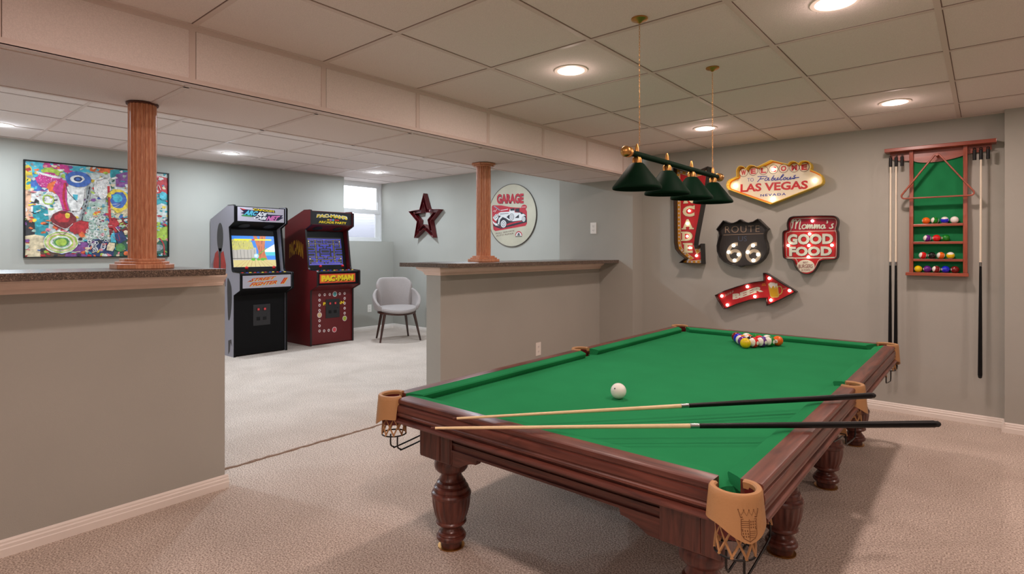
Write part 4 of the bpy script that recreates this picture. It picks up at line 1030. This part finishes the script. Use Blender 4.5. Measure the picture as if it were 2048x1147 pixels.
def blob(cname, cx_, cy_, rx, ry, rot=0, jag=.10, n=22):
    lay[0] += .00001; m.mi(pk.index(cname)); pts = []
    for i in range(n):
        a = 2 * math.pi * i / n; q = 1 + rnd.uniform(-jag, jag); x, y = rx * q * math.cos(a), ry * q * math.sin(a)
        X_, Y_ = x * math.cos(rot) - y * math.sin(rot), x * math.sin(rot) + y * math.cos(rot)
        pts.append((min(.999, max(.001, cx_ + X_)), min(.999, max(.001, cy_ + Y_))))
    m.add([FX(PX)(*PU(*p), lay[0]) for p in [(cx_, cy_)] + pts], [(0, 1 + i, 1 + (i + 1) % n) for i in range(n)])
def poly(cname, L):
    lay[0] += .00001; m.mi(pk.index(cname)); m.prism([PU(*p) for p in L], FX(PX), lay[0] - .000005, lay[0], caps=(False, True))
def line(cname, L, w):
    lay[0] += .00001; m.mi(pk.index(cname)); stroke(m, smooth_path([PU(*p) for p in L], 3), w, FX(PX), lay[0] - .000005, lay[0])
m.mi(pk.index('lgrey')); m.prism([PU(*p) for p in rect(0, 0, 1, 1)], FX(PX), .004, .020)
for x0, y0, x1, y1, c_ in [(0,0,.14,.22,'cyan'),(0,.05,.04,.3,'yellow'),(.12,0,.3,.08,'magenta'),(.28,0,.5,.06,'cyan'),(.42,0,.58,.05,'orange'),(.56,0,.72,.1,'teal'),(.6,.04,.76,.2,'purple'),(0,.3,.05,.62,'peach'),(.04,.16,.14,.3,'blue'),(.04,.3,.24,.55,'white'),(.05,.46,.14,.8,'teal'),(0,.62,.06,.8,'black'),(0,.78,.12,1,'cream'),(.26,.18,.42,.6,'white'),(.4,.1,.56,.5,'lgrey'),(.36,.4,.56,.98,'mint'),(.54,.26,.72,.44,'cyan'),(.54,.4,.72,.62,'cream'),(.56,.56,.74,.82,'dred'),(.58,.74,.76,1,'dgreen'),(.38,.82,.58,1,'dblue'),(.24,.84,.4,1,'purple'),(.74,0,.9,.3,'orange'),(.86,.04,1,.3,'red'),(.9,.24,1,.44,'teal'),(.74,.3,.88,.62,'orange'),(.9,.38,1,.66,'lgrey'),(.72,.6,1,.82,'lime'),(.72,.8,1,1,'dgreen'),(.1,.9,.25,1,'brown')]:
    cx_, cy_ = (x0 + x1) / 2, (y0 + y1) / 2
    poly(c_, [(x0, y0 + rnd.uniform(0, .02)), (cx_, max(0, y0 - rnd.uniform(0, .02))), (x1, y0 + rnd.uniform(0, .02)), (min(1, x1 + rnd.uniform(0, .012)), cy_), (x1, y1), (cx_, min(1, y1 + rnd.uniform(0, .02))), (x0, y1), (max(0, x0 - rnd.uniform(0, .012)), cy_)])
for i in range(620):                                  # small dabs
    x, y = rnd.random(), rnd.random()
    c_ = rnd.choice(['teal','cyan','white','lgrey','white','orange','red','lime','purple','cream','black','yellow','blue','mint','dgreen','grey','pink'])
    blob(c_, x, y, rnd.uniform(.004, .020), rnd.uniform(.004, .022), rnd.uniform(0, 3), .35, 11)
blob('lime', .16, .1, .06, .05, .3, .2); line('white', [(.07,.11),(.16,.14),(.22,.15)], .02)
blob('magenta', .15, .19, .085, .085, .2, .1); blob('orange', .2, .25, .06, .07, .4, .15)
poly('magenta', [(.2,.16),(.27,.18),(.26,.4),(.28,.5),(.24,.52),(.21,.36),(.17,.28)]); line('red', [(.25,.2),(.24,.36),(.26,.5)], .02)
for i in range(60): blob('white', rnd.uniform(.08, .23), rnd.uniform(.12, .25), .0022, .003, 0, .2, 6)
blob('blue', .335, .15, .085, .085, -.3, .06); blob('white', .33, .15, .05, .04, -.4, .06); blob('dblue', .335, .15, .03, .026, -.4, .06); blob('blue', .335, .15, .015, .014, 0, .05)
poly('white', [(.26,.24),(.38,.24),(.37,.42),(.34,.5),(.29,.5),(.265,.4)]); poly('cyan', [(.3,.32),(.335,.32),(.33,.38),(.305,.38)]); line('black', [(.255,.2),(.27,.3),(.33,.4)], .006)
line('grey', [(.41,.22),(.4,.36),(.37,.5),(.35,.62)], .03); line('black', [(.415,.22),(.395,.38),(.37,.52),(.36,.6)], .010)
blob('white', .5, .22, .06, .12, 0, .1)
for i in range(40): blob(rnd.choice(['black','red']), rnd.uniform(.45, .56), rnd.uniform(.14, .36), .0025, .0035, 0, .2, 6)
for i in range(40): blob('black', rnd.uniform(.06, .25), rnd.uniform(.3, .5), .002, .003, 0, .2, 6)
line('lime', [(.11,.4),(.12,.35),(.17,.36),(.17,.43),(.12,.43),(.11,.38)], .010)
line('red', [(.545,.2),(.55,.4),(.56,.6),(.6,.72)], .022); line('white', [(.57,.62),(.64,.74),(.72,.84)], .006)
blob('yellow', .62, .36, .085, .13, 0, .12); blob('blue', .62, .35, .062, .09, 0, .12); blob('cyan', .61, .33, .035, .05, 0, .12)
blob('dred', .24, .6, .08, .1, 0, .08); blob('red', .23, .58, .05, .05, .4, .15); blob('yellow', .265, .555, .016, .03, 0, .1); line('white', [(.17,.64),(.25,.7),(.3,.64)], .004)
blob('red', .35, .68, .06, .08, .4, .15); blob('orange', .36, .76, .02, .03, 0, .2); blob('pink', .245, .74, .03, .025)
for c_, rx, ry in (('white', .115, .12), ('lime', .108, .112), ('cream', .095, .098), ('lime', .082, .084), ('white', .07, .07), ('green', .055, .055), ('lime', .035, .04)): blob(c_, .225, .845, rx, ry, .1, .05)
for s_ in (.10, .085, .065, .05): line('magenta' if s_ == .085 else 'white', [(.225 + s_ * math.cos(a / 2), .845 + s_ * math.sin(a / 2)) for a in range(0, 11)], .0025)
for i in range(64):                                   # the pale chain-link shape
    x, y = .40 + rnd.random() * .13, .44 + rnd.random() * .50
    if abs(x - .465) > .075 * math.sin(math.pi * min(1, max(.15, (y - .38) / .62))) + .005: continue
    a = rnd.uniform(0, 3); s_ = rnd.uniform(.010, .017)
    line('white', [(x + s_ * math.cos(a + t * .9), y + s_ * 1.25 * math.sin(a + t * .9)) for t in range(8)], .0045)
blob('red', .58, .63, .035, .05, .6, .1); poly('dblue', [(.58,.76),(.64,.7),(.68,.8),(.62,.86)]); poly('cyan', [(.56,.76),(.585,.72),(.6,.84),(.56,.84)])
poly('cream', [(.535,.88),(.55,.84),(.59,.85),(.59,.9),(.575,.94),(.53,.93)]); blob('green', .63, .9, .035, .05); blob('orange', .675, .965, .02, .025); blob('dgreen', .92, .9, .06, .07); blob('grey', .92, .9, .04, .04)
line('red', [(.93,.78),(.965,.86),(.97,.98)], .012); line('white', [(.9,.24),(.92,.14),(.94,.2)], .005); blob('cyan', .96, .27, .03, .05)
for i in range(60): blob('black', rnd.uniform(.565, .7), rnd.uniform(.5, .58), .002, .0028, 0, .2, 6)
for i in range(26): line(rnd.choice(['black','white','white','red','cyan']), [(rnd.random() * .1 + a_, rnd.random() * .1 + b_) for a_, b_ in [(rnd.random() * .88, rnd.random() * .88)] for _ in range(3)], .0035)
m.build('canvas', pm, pnt)

# ------------------------------------------------------------------ arcade cabinets
def screen_mats(prefix, d, s=1.0): return [emis(prefix + k, v, s) for k, v in d.items()]
def cabinet(label, y0, xf, side_m, body_m, dark_m, trim_m):
    W = .635; y1 = y0 + W
    t = thing('arcade_cabinet', label, 'arcade machine', (xf - .3, y0 + W / 2, 0))
    fn = lambda u, v, d: (xf + u, d, v)
    SP = [(-.64, 0), (0, 0), (0, .705), (.150, .763), (.156, .772), (.156, .945), (.145, .958), (-.02, .965), (-.040, .975), (-.053, .995), (-.127, 1.485), (.006, 1.540), (.010, 1.548), (.010, 1.716), (.002, 1.728), (-.015, 1.734), (-.155, 1.736), (-.64, 1.590)]
    for ya, yb in ((y0, y0 + .020), (y1 - .020, y1)):
        sp_ = MB().prism(SP, fn, ya, yb).build('side_panel', side_m, t)
        ed = SP[1:-1]
        m = MB(); eo = [(u, v) for u, v in ed]
        for i in range(len(eo) - 1):
            a, b = Vector(eo[i]), Vector(eo[i + 1]); dd = (b - a).normalized(); nn = Vector((dd.y, -dd.x)) * .0025
            q = [a + nn * -.2 - dd * .001, b + nn * -.2 + dd * .001, b + nn + dd * .001, a + nn - dd * .001]
            m.prism([tuple(v) for v in q], fn, ya - .0015, yb + .0015)
        m.build('edge_trim', trim_m, sp_)
    ya, yb = y0 + .020, y1 - .020
    BP = [(-.63, .012), (-.014, .012), (-.014, .700), (.140, .766), (.146, .775), (.146, .940), (.135, .950), (-.135, .962), (-.225, 1.470), (-.004, 1.545), (-.004, 1.722), (-.155, 1.729), (-.63, 1.585)]
    MB().prism(BP, fn, ya, yb).build('body', body_m, t)
    bz = MB(); bz.prism([(-.130, .9635), (-.222, 1.468), (-.216, 1.472), (-.124, .9655)], fn, ya, yb).build('bezel', BLACK, t)
    MB().prism([(.1465, .7765), (.1485, .778), (.1485, .942), (.1365, .953), (-.124, .965), (-.124, .9625), (.1355, .950), (.1465, .940)], fn, ya, yb).build('control_panel', dark_m, t)
    # strip of coloured buttons along the panel top
    rr = random.Random(7); 
    for i in range(12):
        yy = ya + .05 + i * (yb - ya - .10) / 11
        c_ = ['red', 'blue', 'yellow'][i % 3]
        u = .060 + .02 * (i % 2); zt = .9535 + (.135 - u) * .043
        MB().lathe([(.014, 0), (.014, .005), (.011, .008), (.0001, .008)], (xf + u, yy, zt), 12).build('button', mat('button_' + c_, {'red': (190, 30, 30), 'blue': (40, 60, 170), 'yellow': (226, 190, 40)}[c_], .3), t)
    for yy in (y0 + .155, y1 - .155):
        j = MB().tube([(xf - .02, yy, .960), (xf - .02, yy, 1.000)], .005, 8).build('joystick', BLKMET, t)
        MB().sphere((xf - .02, yy, 1.012), .019, 14, 10).build('joystick_ball', mat('joystick_red', (190, 20, 28), .25), j, smooth=True)
        MB().lathe([(.022, 0), (.022, .003), (.0001, .003)], (xf - .02, yy, .9595), 14).build('joystick_washer', BLACK, j)
    for yy in (y0 + .17, y1 - .17):                   # speakers under the marquee
        c0 = Vector((xf - .115, yy, 1.5045)); nrm = Vector((.075, 0, -.221)).normalized(); tg = Vector((.221, 0, .075)).normalized()
        m = MB()
        for R0, h in ((.062, .004), (.048, .006)):
            vs = []
            for hh in (0, h):
                for i in range(24):
                    a = 2 * math.pi * i / 24; vs.append(c0 + tg * R0 * math.cos(a) + Vector((0, 1, 0)) * R0 * math.sin(a) + nrm * (hh + .001))
            m.add(vs, [tuple(range(24))[::-1], tuple(range(24, 48))] + [(i, (i + 1) % 24, 24 + (i + 1) % 24, 24 + i) for i in range(24)])
        m.build('speaker', mat('speaker_black', (30, 28, 28), .6), t)
    dr = MB().prism(rect(y0 + .225, .335, y0 + .43, .580), FX(xf - .014), 0, .006).build('coin_door', mat('coin_door_black', (34, 32, 34), .45), t, bevel=.002)
    for k, yy in enumerate((y0 + .285, y0 + .362)):
        MB().prism(rect(yy - .020, .505, yy + .020, .545), FX(xf - .008), 0, .006).build('coin_slot', mat('slot_frame', (50, 20, 22), .4), dr)
        MB().prism(rect(yy - .011, .513, yy + .011, .537), FX(xf - .002), 0, .0015).build('slot_light', emis('slot_red', (190, 60, 64), .3), dr)
        MB().prism(rect(yy - .020, .395, yy + .020, .435), FX(xf - .008), 0, .004).build('coin_return', BLACK, dr, bevel=.002)
    MB().lathe([(.006, 0), (.006, .006), (.0001, .006)], (xf - .008, y0 + .40, .465), 10, axis='x').build('lock', CHROME if False else mat('lock_dark', (70, 66, 66), .3, metal=.7), dr)
    # picture tube: frame of reference on the tilted plane
    A0 = Vector((xf - .1465, 0, 1.018)); A1 = Vector((xf - .2095, 0, 1.385))
    off_ = Vector((.985, 0, .17)).normalized()
    def scr(u, v, d):
        p = A0 + (A1 - A0) * v + off_ * (.014 + d); return (p.x, ya + .035 + u * (yb - ya - .085), p.z)
    mar = lambda u, v, d: (xf - .004 + d, ya + .006 + u * (yb - ya - .012), 1.552 + v * (1.714 - 1.552))
    cpf = lambda u, v, d: (xf + .1485 + d, ya + .004 + u * (yb - ya - .008), .784 + v * (.932 - .784))
    return t, scr, mar, cpf, y0, y1, xf
GSIDE = mat('cabinet_grey', (150, 146, 156), .45); CBLK = mat('cabinet_black', (12, 11, 12), .6, spec=.15)
CRED = mat('cabinet_red', (96, 12, 16), .5); CRED2 = mat('cabinet_trim_dark', (26, 10, 12), .4)

# --- fighting game cabinet
t, scr, mar, cpf, y0, y1, xf = cabinet('grey and black arcade cabinet with a bright fighting-game screen', 2.815, -6.508, GSIDE, CBLK, CBLK, CBLK)
sd = {'sky': (60,130,220), 'cloud': (226,232,240), 'sea': (80,190,200), 'thatch': (186,182,110), 'thatchd': (130,130,66), 'wall': (176,172,164), 'walld': (110,106,100), 'trunk': (190,110,70), 'trunkd': (130,70,46), 'plank': (206,190,130), 'plankd': (150,130,90), 'yellow': (240,230,30), 'green': (90,170,60), 'glow': (160,210,240), 'white': (240,240,230), 'red': (210,50,40)}
sk = list(sd); smt = screen_mats('screen_', sd, .8); m = MB()
def sp_(k, L, d): m.mi(sk.index(k)); m.prism(L, scr, d - .0002, d)
sp_('sky', rect(0, 0, 1, 1), .0005); sp_('cloud', [(.62,.42),(.72,.52),(.85,.62),(1,.74),(1,.5),(1,.42)], .001); sp_('sea', rect(.6, .36, 1, .48), .0014)
sp_('wall', rect(0, .22, .55, .62), .0018)
for i in range(7): sp_('walld', rect(.02 + i * .08, .24, .028 + i * .08, .55), .0021)
sp_('walld', rect(0, .26, .55, .285), .0022)
sp_('thatch', [(0,.56),(.08,.54),(.2,.57),(.35,.55),(.5,.60),(.46,.80),(.36,.88),(.12,.90),(0,.88)], .0024)
rr = random.Random(5)
for i in range(46): x = rr.uniform(.01, .46); y = rr.uniform(.56, .84); sp_('thatchd' if i % 2 else 'yellow', [(x, y), (x + .006, y), (x + .01, y + .05), (x + .004, y + .05)], .0027)
sp_('trunk', [(.56,.22),(.60,.5),(.54,.8),(.50,1),(.58,1),(.63,.82),(.66,1),(.80,1),(.76,.7),(.75,.45),(.80,.22)], .0029)
for i in range(14): x = rr.uniform(.60, .74); y = rr.uniform(.28, .85); sp_('trunkd', [(x, y), (x + .008, y), (x + .02, y + .14), (x + .012, y + .14)], .0032)
m.mi(sk.index('green')); stroke(m, [(.58,.38),(.66,.46),(.76,.56),(.80,.62)], .022, scr, .0033, .0035)
sp_('plank', [(0,0),(1,0),(1,.22),(0,.22)], .0036)
for i in range(15): sp_('plankd', [(i / 14 * 1.6 - .3, 0), (i / 14 * 1.6 - .29, 0), (i / 14 * .8 + .105, .22), (i / 14 * .8 + .1, .22)] if 0 <= i / 14 * 1.6 - .3 <= .98 else rect(.5, .1, .502, .12), .0039)
for x, y, r in ((.46,.24,.05),(.58,.24,.04),(.68,.24,.05),(.74,.25,.04)): sp_('green', ell(x, y, r, r * .9, 14, jag=.2, rnd=rr), .0041)
sp_('glow', ell(.54, .35, .055, .075, 20), .0044); sp_('white', ell(.53, .36, .025, .035, 14), .0046)
sp_('yellow', rect(.05, .855, .455, .90), .0044); sp_('yellow', rect(.53, .855, .93, .90), .0044); sp_('red', rect(.465, .855, .52, .90), .0044)
m.build('screen', smt, t)
m = MB().mi(0); m.prism(rect(.03, .0, .98, 1), mar, 0, .002); m.build('marquee', mat('marquee_grey', (196, 190, 204), .35), t)
MG = [mat('marquee_ink', (24, 20, 60), .4), mat('marquee_cyan', (90, 190, 220), .4), mat('marquee_pink', (226, 120, 190), .4), mat('ink_yellow', (238, 206, 30), .4), mat('ink_white', (244, 244, 248), .4), mat('ink_red', (206, 40, 40), .4), mat('ink_black', (16, 16, 18), .4), mat('ink_green', (60, 150, 80), .4)]
m = MB(); m.mi(0).prism([(.07,.90),(.20,.84),(.62,.72),(.64,.55),(.96,.55),(.92,.40),(.97,.38),(.86,.14),(.70,.12),(.55,.06),(.36,.24),(.36,.36),(.18,.34),(.10,.40),(.16,.50),(.09,.56),(.15,.66)], mar, .002, .0024)
m.mi(7).prism([(.10,.36),(.34,.32),(.30,.42),(.14,.46)], mar, .0024, .0026); m.mi(5).prism([(.07,.92),(.20,.83),(.14,.78)], mar, .0024, .0026)
m.mi(6).prism([(.32,.97),(.78,.88),(.79,.70),(.36,.76)], mar, .0026, .0028)
m.mi(3); text(m, 'CAPCOM', [(.335,.80), (.765,.735), (.765,.87), (.335,.94)], mar, .0032, bold=.05)
m.mi(1); text(m, 'ARC', [(.15,.44), (.40,.42), (.44,.74), (.18,.80)], mar, .0032, bold=.06, shear=.2); m.mi(4); text(m, 'ADE', [(.40,.42), (.60,.42), (.63,.66), (.43,.74)], mar, .0032, bold=.05, shear=.2)
m.mi(4); text(m, 'CABI', [(.34,.18), (.60,.14), (.62,.36), (.37,.40)], mar, .0032, bold=.05, shear=.2); m.mi(2); text(m, 'NET', [(.60,.12), (.84,.10), (.90,.50), (.63,.44)], mar, .0032, bold=.06, shear=.2)
m.build('marquee_lettering', MG, t)
m = MB().prism(rect(.015, .02, .985, .98), cpf, 0, .0015); m.build('panel_art', mat('panel_grey', (178, 174, 184), .4), t)
m = MB()
for d, dx, k in ((.0018, .008, 3), (.0022, 0, 5)):
    m.mi(k); text(m, 'STREET', [(.14 + dx, .52 - dx * 3), (.66 + dx, .66 - dx * 3), (.68 + dx, .88 - dx * 3), (.17 + dx, .76 - dx * 3)], cpf, d, bold=.03, shear=.35)
    text(m, 'FIGHTER', [(.14 + dx, .16 - dx * 3), (.68 + dx, .28 - dx * 3), (.70 + dx, .54 - dx * 3), (.17 + dx, .44 - dx * 3)], cpf, d, bold=.03, shear=.35)
    text(m, 'II', [(.76 + dx, .26 - dx * 3), (.88 + dx, .28 - dx * 3), (.92 + dx, .74 - dx * 3), (.80 + dx, .72 - dx * 3)], cpf, d, bold=.05, shear=.35)
    m.prism([(.04 + dx, .46 - dx), (.20 + dx, .56 - dx), (.16 + dx, .62 - dx), (.10 + dx, .5 - dx)], cpf, d - .0001, d)
m.build('panel_lettering', MG, t)
# printed smoke and flame shapes on the outward side
fs = lambda u, v, d: (xf + u, y0 - .0004 - d, v)
m = MB(); SM = [mat('print_dark_grey', (52, 46, 48), .45, noise=.2, nscale=14), mat('print_red', (170, 40, 32), .45, noise=.2, nscale=12), mat('print_smoke', (118, 112, 120), .45, noise=.2, nscale=6)]
m.mi(2).prism([(-.60,.8),(-.20,.8),(-.22,1.0),(-.28,1.12),(-.50,1.16),(-.60,1.05)], fs, 0, .0003)
m.mi(0).prism(ell(-.36, 1.37, .085, .17, 26), fs, .0003, .0006); m.prism([(-.40,1.24),(-.32,1.24),(-.31,.90),(-.39,.90)], fs, .0003, .0006)
m.mi(1).prism([(-.52,.85),(-.55,1.05),(-.50,1.18),(-.42,1.22),(-.39,1.12),(-.40,.85)], fs, .0006, .0009); m.prism([(-.34,.85),(-.34,1.18),(-.27,1.21),(-.20,1.05),(-.22,.85)], fs, .0006, .0009)
m.mi(0).prism(smooth_path([(-.15,.90),(-.06,.80),(-.05,.62),(-.09,.45),(-.14,.42),(-.16,.60),(-.17,.80)], 3, True), fs, .0003, .0006)
m.prism([(-.14,.18),(-.06,.20),(-.04,.12),(-.08,.16),(-.10,.06),(-.14,.02)], fs, .0003, .0006)
m.build('side_print', SM, t)

# --- maze game cabinet
t, scr, mar, cpf, y0, y1, xf = cabinet('dark red arcade cabinet with a blue maze-game screen', 3.770, -6.530, CRED, CRED, CBLK, CRED2)
md = {'night': (40,40,44), 'maze': (78,78,214), 'dot': (226,206,160)}
mk = list(md); mmt = screen_mats('maze_', md, 1.0); m = MB()
m.mi(0).prism(rect(0, 0, 1, 1), scr, .0003, .0005)
def mz(L, w=.016): m.mi(1); stroke(m, L, w, scr, .0006, .0009)
def mbox(a, b, c_, d_): mz([(a, b), (c_, b), (c_, d_), (a, d_), (a, b)], .011)
mz([(.02,.03),(.98,.03),(.98,.33),(.80,.33),(.80,.44),(1,.44)]); mz([(1,.52),(.80,.52),(.80,.63),(.98,.63),(.98,.94),(.02,.94),(.02,.63),(.20,.63),(.20,.52),(0,.52)]); mz([(0,.44),(.20,.44),(.20,.33),(.02,.33),(.02,.03)])
for a, b, c_, d_ in [(.09,.80,.20,.88),(.28,.80,.43,.88),(.57,.80,.72,.88),(.80,.80,.91,.88),(.48,.80,.52,.94),(.09,.70,.20,.74),(.80,.70,.91,.74),(.28,.52,.31,.74),(.69,.52,.72,.74),(.31,.62,.43,.65),(.57,.62,.69,.65),(.38,.71,.62,.74),(.48,.62,.52,.71),(.38,.44,.62,.56),(.28,.33,.31,.45),(.69,.33,.72,.45),(.38,.34,.62,.37),(.48,.25,.52,.34),(.28,.24,.43,.27),(.57,.24,.72,.27),(.09,.24,.20,.27),(.80,.24,.91,.27),(.16,.15,.20,.24),(.80,.15,.84,.24),(.38,.15,.62,.18),(.48,.07,.52,.15),(.09,.07,.43,.10),(.57,.07,.91,.10),(.28,.10,.31,.18),(.69,.10,.72,.18)]: mbox(a, b, c_, d_)
m.mi(2)
def dots(x0, y0_, x1, y1_, n):
    for i in range(n + 1):
        x = x0 + (x1 - x0) * i / n; y = y0_ + (y1_ - y0_) * i / n; m.prism(rect(x - .005, y - .005, x + .005, y + .005), scr, .0006, .0009, caps=(False, True))
for y in (.91, .77, .205, .05, .30): dots(.055, y, .945, y, 26)
for x in (.055, .945): dots(x, .67, x, .91, 6)
for x in (.24, .76): dots(x, .07, x, .90, 22)
for y in (.125,): dots(.06, y, .25, y, 5); dots(.35, y, .45, y, 3); dots(.55, y, .66, y, 3); dots(.76, y, .94, y, 5)
for x, y in ((.055,.86),(.945,.86),(.055,.24),(.945,.24)): m.prism(ell(x, y, .014, .018, 10), scr, .0010, .0012)
m.build('screen', mmt, t)
MB().prism(rect(.0, .0, 1, 1), mar, 0, .002).build('marquee', mat('marquee_black', (30, 30, 32), .35), t)
m = MB(); arc = lambda u, v: .22 * math.sin(math.pi * u)
m.mi(4); text(m, "PAC-MAN'S", [(.10,.50), (.90,.42), (.88,.74), (.12,.80)], mar, .0024, bold=.10, warp=lambda u, v: .30 * math.sin(math.pi * u))
m.mi(3); text(m, "PAC-MAN'S", [(.11,.52), (.89,.44), (.87,.72), (.13,.78)], mar, .0030, bold=.045, warp=lambda u, v: .30 * math.sin(math.pi * u))
m.mi(3); text(m, 'ARCADE PARTY', [(.16,.10), (.86,.08), (.86,.27), (.16,.29)], mar, .0026, bold=.04)
for i, k in enumerate((3, 2, 1, 5, 5)): m.mi(k).prism(rect(.37 + i * .062, .34, .42 + i * .062, .44), mar, .002, .0026)
m.build('marquee_lettering', MG, t)
m = MB(); m.mi(0).prism(rect(.03, .12, .92, .90), cpf, 0, .0012); m.mi(1).prism(rect(.045, .18, .905, .84), cpf, .0012, .0016)
m.build('panel_art', [mat('ink_red', (206, 40, 40), .4), mat('ink_orange', (232, 120, 40), .4)], t)
m = MB(); m.mi(6); text(m, 'PAC-MAN', [(.075,.22), (.885,.22), (.885,.74), (.075,.74)], cpf, .0019, bold=.10)
m.mi(3); text(m, 'PAC-MAN', [(.07,.27), (.87,.27), (.87,.79), (.07,.79)], cpf, .0024, bold=.085); m.build('panel_lettering', MG, t)
ff = FX(xf - .014); RG = [mat('ring_pale', (222, 200, 200), .5), mat('ring_hole', (50, 14, 18), .5), mat('disc_teal', (80, 150, 150), .5), mat('disc_lime', (170, 180, 60), .5), mat('disc_pink', (206, 70, 80), .5), mat('disc_cream', (206, 176, 130), .5)]
yl, yr, zt, zb = y0 + .138, y0 + .508, .643, .175
rings = [(yl + k * .074, zt) for k in (0, 1, 2)] + [(yr - .074, zt), (yr, zt)] + [(yl, zt - k * .066) for k in (1, 2, 3, 5, 6, 7)] + [(yr, zt - k * .066) for k in (1, 2, 3, 4)] + [(yl + k * .066, zb) for k in (1, 2)]
for a, b in rings: m = MB(); m.mi(0).prism(ell(a, b, .0165, .0185, 18), ff, .0005, .001); m.mi(1).prism(ell(a, b, .007, .008, 12), ff, .001, .0014); m.build('ring_print', RG, t)
for a, b, k in ((yl + .222, zt, 2), (yr, .310, 3), (yl + .216, .176, 4), (yl, .386, 5)):
    m = MB(); m.mi(0).prism(ell(a, b, .033, .036, 24), ff, .0005, .001); m.mi(k).prism(ell(a, b, .026, .029, 24), ff, .001, .0014); m.build('medallion_print', RG, t)
m = MB(); m.mi(0); text(m, 'PAC-MAN', [(y0 + .19,.505), (y0 + .50,.505), (y0 + .50,.545), (y0 + .19,.545)], ff, .0008, bold=.05); m.build('front_lettering', [mat('ink_yellow', (238, 206, 30), .4)], t)
fs = lambda u, v, d: (xf + u, y0 - .0004 - d, v)
m = MB(); text(m, 'PAC-MAN', [(-.52,1.13), (-.17,1.13), (-.17,1.32), (-.52,1.32)], fs, .0003, bold=.05, warp=lambda u, v: .30 * math.sin(math.pi * u) - .12); m.build('side_lettering', mat('ink_mustard', (206, 150, 40), .4), t)

# ------------------------------------------------------------------ upholstered chair
cxy = Vector((-6.165, 4.845)); face = math.radians(-23)
ch_ = thing('armchair', 'grey upholstered tub chair with dark wood legs in the corner', 'chair', (cxy.x, cxy.y, 0))
fw = Vector((math.cos(face), math.sin(face))); lf = Vector((-fw.y, fw.x))
def CP(f, l, z): q = cxy + fw * f + lf * l; return (q.x, q.y, z)
GREYF = mat('grey_upholstery', (160, 150, 146), .9, noise=.06, nscale=120, bump=.2, bscale=500, sheen=.2)
WENGE = wood('dark_walnut', (46, 26, 20), (78, 46, 36), axis=(1, 1, 0), scale=14)
def shell(name, a0, a1, n, topf, zb_, rad, thick, parent):
    m = MB(); K = 8; vs = []
    for i in range(n + 1):
        a = math.radians(a0 + (a1 - a0) * i / n)
        zt_ = topf(math.degrees(a))
        for side in (0, 1):
            for j in range(K + 1):
                s_ = j / K if side == 0 else 1 - j / K
                z = zb_ + (zt_ - zb_) * s_
                R_ = rad(math.degrees(a), z) + (0 if side == 0 else -thick * (.75 + .5 * math.sin(math.pi * s_)))
                # 0 deg = straight back
                vs.append(CP(-R_ * math.cos(a) * .92 + .02, R_ * math.sin(a) * 1.06, z))
    L = 2 * (K + 1); fs = []
    for i in range(n): fs += [(i * L + j, i * L + (j + 1) % L, (i + 1) * L + (j + 1) % L, (i + 1) * L + j) for j in range(L)]
    fs += [tuple(range(L)), tuple(range(n * L, n * L + L))]
    o = m.add(vs, fs).build(name, GREYF, parent, smooth=True)
    for p in o.data.polygons: p.use_smooth = True
    o.modifiers.new('soft', 'SUBSURF').levels = 1; o.modifiers['soft'].render_levels = 2
    return o
shell('backrest', -62, 62, 20, lambda a: .845 - .11 * max(0, (abs(a) - 30) / 32) ** 2.2, .42, lambda a, z: .240 + .055 * min(1, (z - .42) / .42) ** .8, .045, ch_)
for s_ in (-1, 1):
    shell('armrest', s_ * 50, s_ * 118, 12, lambda a: .695 - .22 * max(0, (abs(a) - 62) / 56) ** 1.3, .405, lambda a, z: .262 + .050 * math.sin(math.pi * min(1, max(0, (z - .38) / .36))), .042, ch_)
m = MB(); vs = []; nn_ = 36
for (s_, z) in ((.02, .455), (.5, .458), (.85, .462), (1.0, .450), (1.03, .430), (1.0, .408), (.8, .400), (.02, .400)):
    for i in range(nn_):
        a = 2 * math.pi * i / nn_; f_, l_ = math.cos(a), math.sin(a)
        R1 = .275 if f_ > 0 else .225
        dz = -.030 * max(0, f_) ** 2 * s_
        vs.append(CP(R1 * s_ * f_ + .01, .262 * s_ * l_, z + dz))
fs = [(k * nn_ + i, k * nn_ + (i + 1) % nn_, (k + 1) * nn_ + (i + 1) % nn_, (k + 1) * nn_ + i) for k in range(7) for i in range(nn_)] + [tuple(range(nn_))[::-1], tuple(range(7 * nn_, 8 * nn_))]
m.add(vs, fs).build('seat', GREYF, ch_, smooth=True)
m = MB(); vs = []
for i in range(nn_):
    a = 2 * math.pi * i / nn_; f_, l_ = math.cos(a), math.sin(a)
    for R1, z in ((.262, .372), (.262, .398), (.225, .398), (.225, .372)):
        dz = -.020 * max(0, f_) ** 2
        vs.append(CP((R1 if f_ > 0 else R1 * .9) * f_ + .01, R1 * 1.0 * l_, z + dz))
fs = [(i * 4 + j, i * 4 + (j + 1) % 4, ((i + 1) % nn_) * 4 + (j + 1) % 4, ((i + 1) % nn_) * 4 + j) for i in range(nn_) for j in range(4)]
m.add(vs, fs).build('seat_frame', WENGE, ch_, smooth=40)
feet = [(-6.449, 4.722), (-6.076, 4.508), (-6.276, 5.14), (-5.847, 5.0)]
for fx, fy in feet:
    d = (Vector((fx, fy)) - cxy); top = cxy + d * .72
    MB().tube([(fx, fy, 0.0), (top.x, top.y, .385)], [.0125, .0215], 4).build('leg', WENGE, ch_, bevel=.002)
